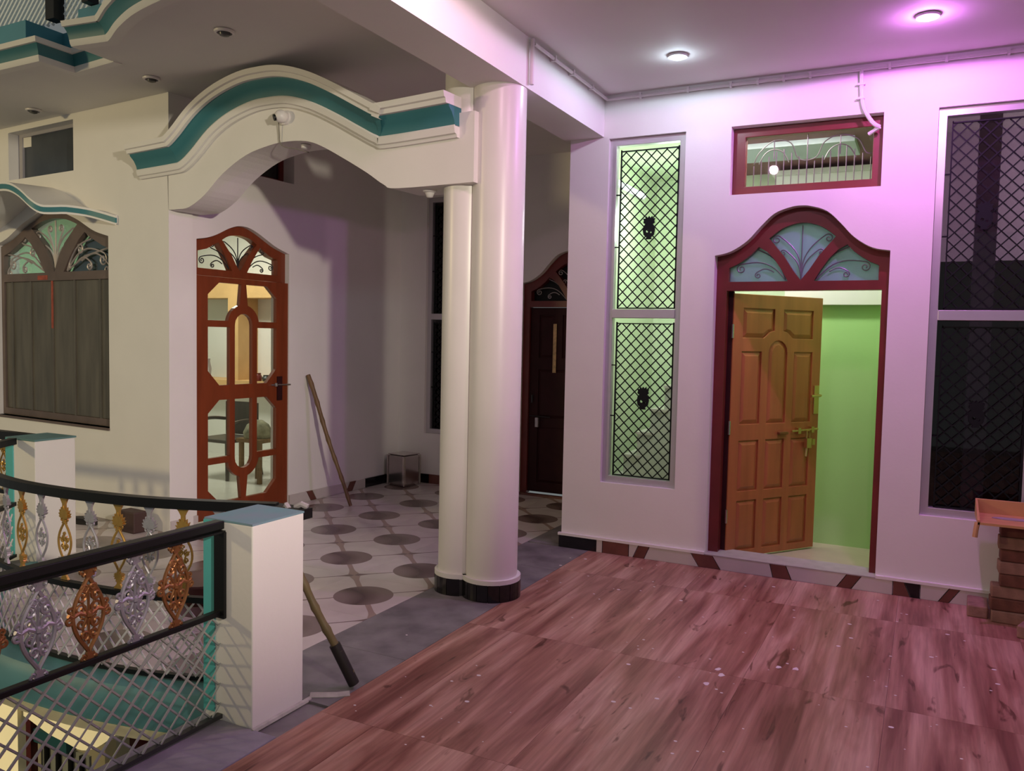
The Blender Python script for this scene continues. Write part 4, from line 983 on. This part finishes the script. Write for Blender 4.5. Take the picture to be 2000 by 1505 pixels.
# ------------------------------------------------------------------ loose things
def stick(name, path, r0_, r1_, m, label, tip=None):
    t = empty(name, label, 'stick')
    a, b = Vector(path[0]), Vector(path[1]); n = 28; P = []; R_ = []
    for i in range(n+1):
        k = i/n; q = a+(b-a)*k; q += Vector((.004*sin(k*9), .004*cos(k*7), 0)); P.append(q); node = 1+.22*math.exp(-((k*7) % 1-.5)**2*180); R_.append((r0_+(r1_-r0_)*k)*node)
    obj('cane', MB().tube(P, R_, 10), m, t, smooth=True)
    if tip:
        obj('sleeve', MB().tube([a, a+(b-a)*tip], r0_*1.35, 10), DARKTIP, t, smooth=True)
    return t
stick('bamboo_stick', [(-4.775, 6.115, .012), (-5.285, 6.10, 1.225)], .016, .021, BAMBOO, 'bamboo stick leaning on the wall beside the glass door', None)
stick('bamboo_stick', [(-2.285, 2.965, .018), (-2.572, 2.775, .74)], .019, .015, mat('bamboo_olive', (.16, .12, .05), .5, var=.3, vscale=9), 'bamboo stick with black lower end leaning behind the pier', .26)
tin = empty('tin_canister', 'square shiny tin canister standing in the porch corner', 'tin', loc=(-5.035, 7.37, .0)); tin.rotation_euler = (0, 0, radians(-10))
obj('body', MB().box((-.125, -.125, 0), (.125, .125, .335)), STEEL, tin, bevel=.025)
obj('lid', MB().box((-.122, -.122, .335), (.122, .122, .345)), STEEL, tin, bevel=.01)
for a in (-1, 1):
    for b in (-1, 1): obj('corner_rib', MB().tube([(a*.123, b*.123, .01), (a*.123, b*.123, .33)], .010, 8), STEEL, tin, smooth=True)
tub = empty('basin', 'dark brown ribbed basin on the porch floor behind the railings', 'basin', loc=(-3.84, 3.50, 0))
obj('bowl', MB().lathe((0, 0, 0), [(.12, 0), (.15, .05), (.155, .06), (.17, .12), (.175, .13), (.165, .13), (.14, .05), (.0, .04)], 28), mat('basin_brown', (.10, .035, .03), .4), tub, smooth=True)
obj('rim', MB().lathe((0, 0, 0), [(.165, .125), (.182, .125), (.182, .138), (.165, .138)], 28), mat('basin_brown', (.10, .035, .03)), tub, smooth=True)
bxm = mat('box_brown', (.06, .03, .025), .6)
obj('small_box', MB().prism([(-5.78, 4.40), (-5.56, 4.38), (-5.55, 4.50), (-5.77, 4.52)], 0, .17), bxm, label='small dark brown box standing against the left wall', cat='box', bevel=.01)
slp = MB().prism(c2([(-6.35, 4.40), (-6.27, 4.37), (-6.15, 4.39), (-6.07, 4.43), (-6.15, 4.48), (-6.28, 4.47), (-6.35, 4.40)], 3)[:-1], 0, .05)
obj('slipper', slp, DARKTIP, label='dark slipper lying by the left wall behind the curved railing', cat='slipper', bevel=.008)

# bricks
bl_me = MB().box((-.115, -.055, 0), (.115, .055, .072)).mesh('brick')
def brick(x_, y_, z_, rz, m, label, rx=0):
    o = bpy.data.objects.new('brick', bl_me.copy()); o.data.materials.append(m); COL.objects.link(o); o.location = (x_, y_, z_); o.rotation_euler = (rx, 0, rz)
    b = o.modifiers.new('bevel', 'BEVEL'); b.width = .008; b.segments = 2
    o['label'] = label; o['category'] = 'brick'; o['group'] = 'bricks stacked by the right window'
    return o
names = ['bottom', 'second', 'third', 'fourth', 'fifth', 'sixth', 'seventh', 'top']
for k in range(8):
    xo = (.515, .505, .508, .548, .538, .545, .532, .54)[k]
    brick(xo, 5.60+.006*((k*7) % 3-1), k*.0735, .03*((k*5) % 3-1), BRICKP if k in (0, 2, 4, 6) else BRICKM, f'{names[k]} brick of the stack under the orange tray' if k else 'bottom brick of the stack under the orange tray')
brick(.335, 5.70, .0, radians(88), BRICKP, 'loose brick on the floor left of the brick stack')
brick(.60, 5.40, .0, radians(70), BRICKP, 'loose brick on the floor in front of the brick stack at the frame edge')
brick(.75, 5.62, .0, .02, BRICKM, 'brick on the floor right of the stack at the frame edge')
ty = empty('mortar_tray', 'shallow orange wooden mortar tray lying on top of the brick stack', 'tray', loc=(.56, 5.60, .592))
obj('board', MB().box((-.26, -.17, 0), (.34, .17, .014)), TRAYM, ty)
obj('rim', MB().box((-.26, .158, .012), (.34, .172, .10)), TRAYM, ty, bevel=.003)
obj('rim', MB().sweep([[(-.262, y, .0), (-.25, y, .0), (-.25, y, h), (-.262, y, h)] for y, h in ((-.17, .025), (.17, .10))]), TRAYM, ty)
obj('handle', MB().tube([(-.262, -.155, .01), (-.268, -.165, -.03), (-.272, -.17, -.075)], .014, 8), TRAYM, ty, smooth=True)
obj('mortar_residue', MB().prism([(-.06+.12*cos(a), .02+.04*sin(a)) for a in [i*pi/6 for i in range(12)]], .014, .018), mat('mortar_purple', (.34, .26, .28), .9), ty)
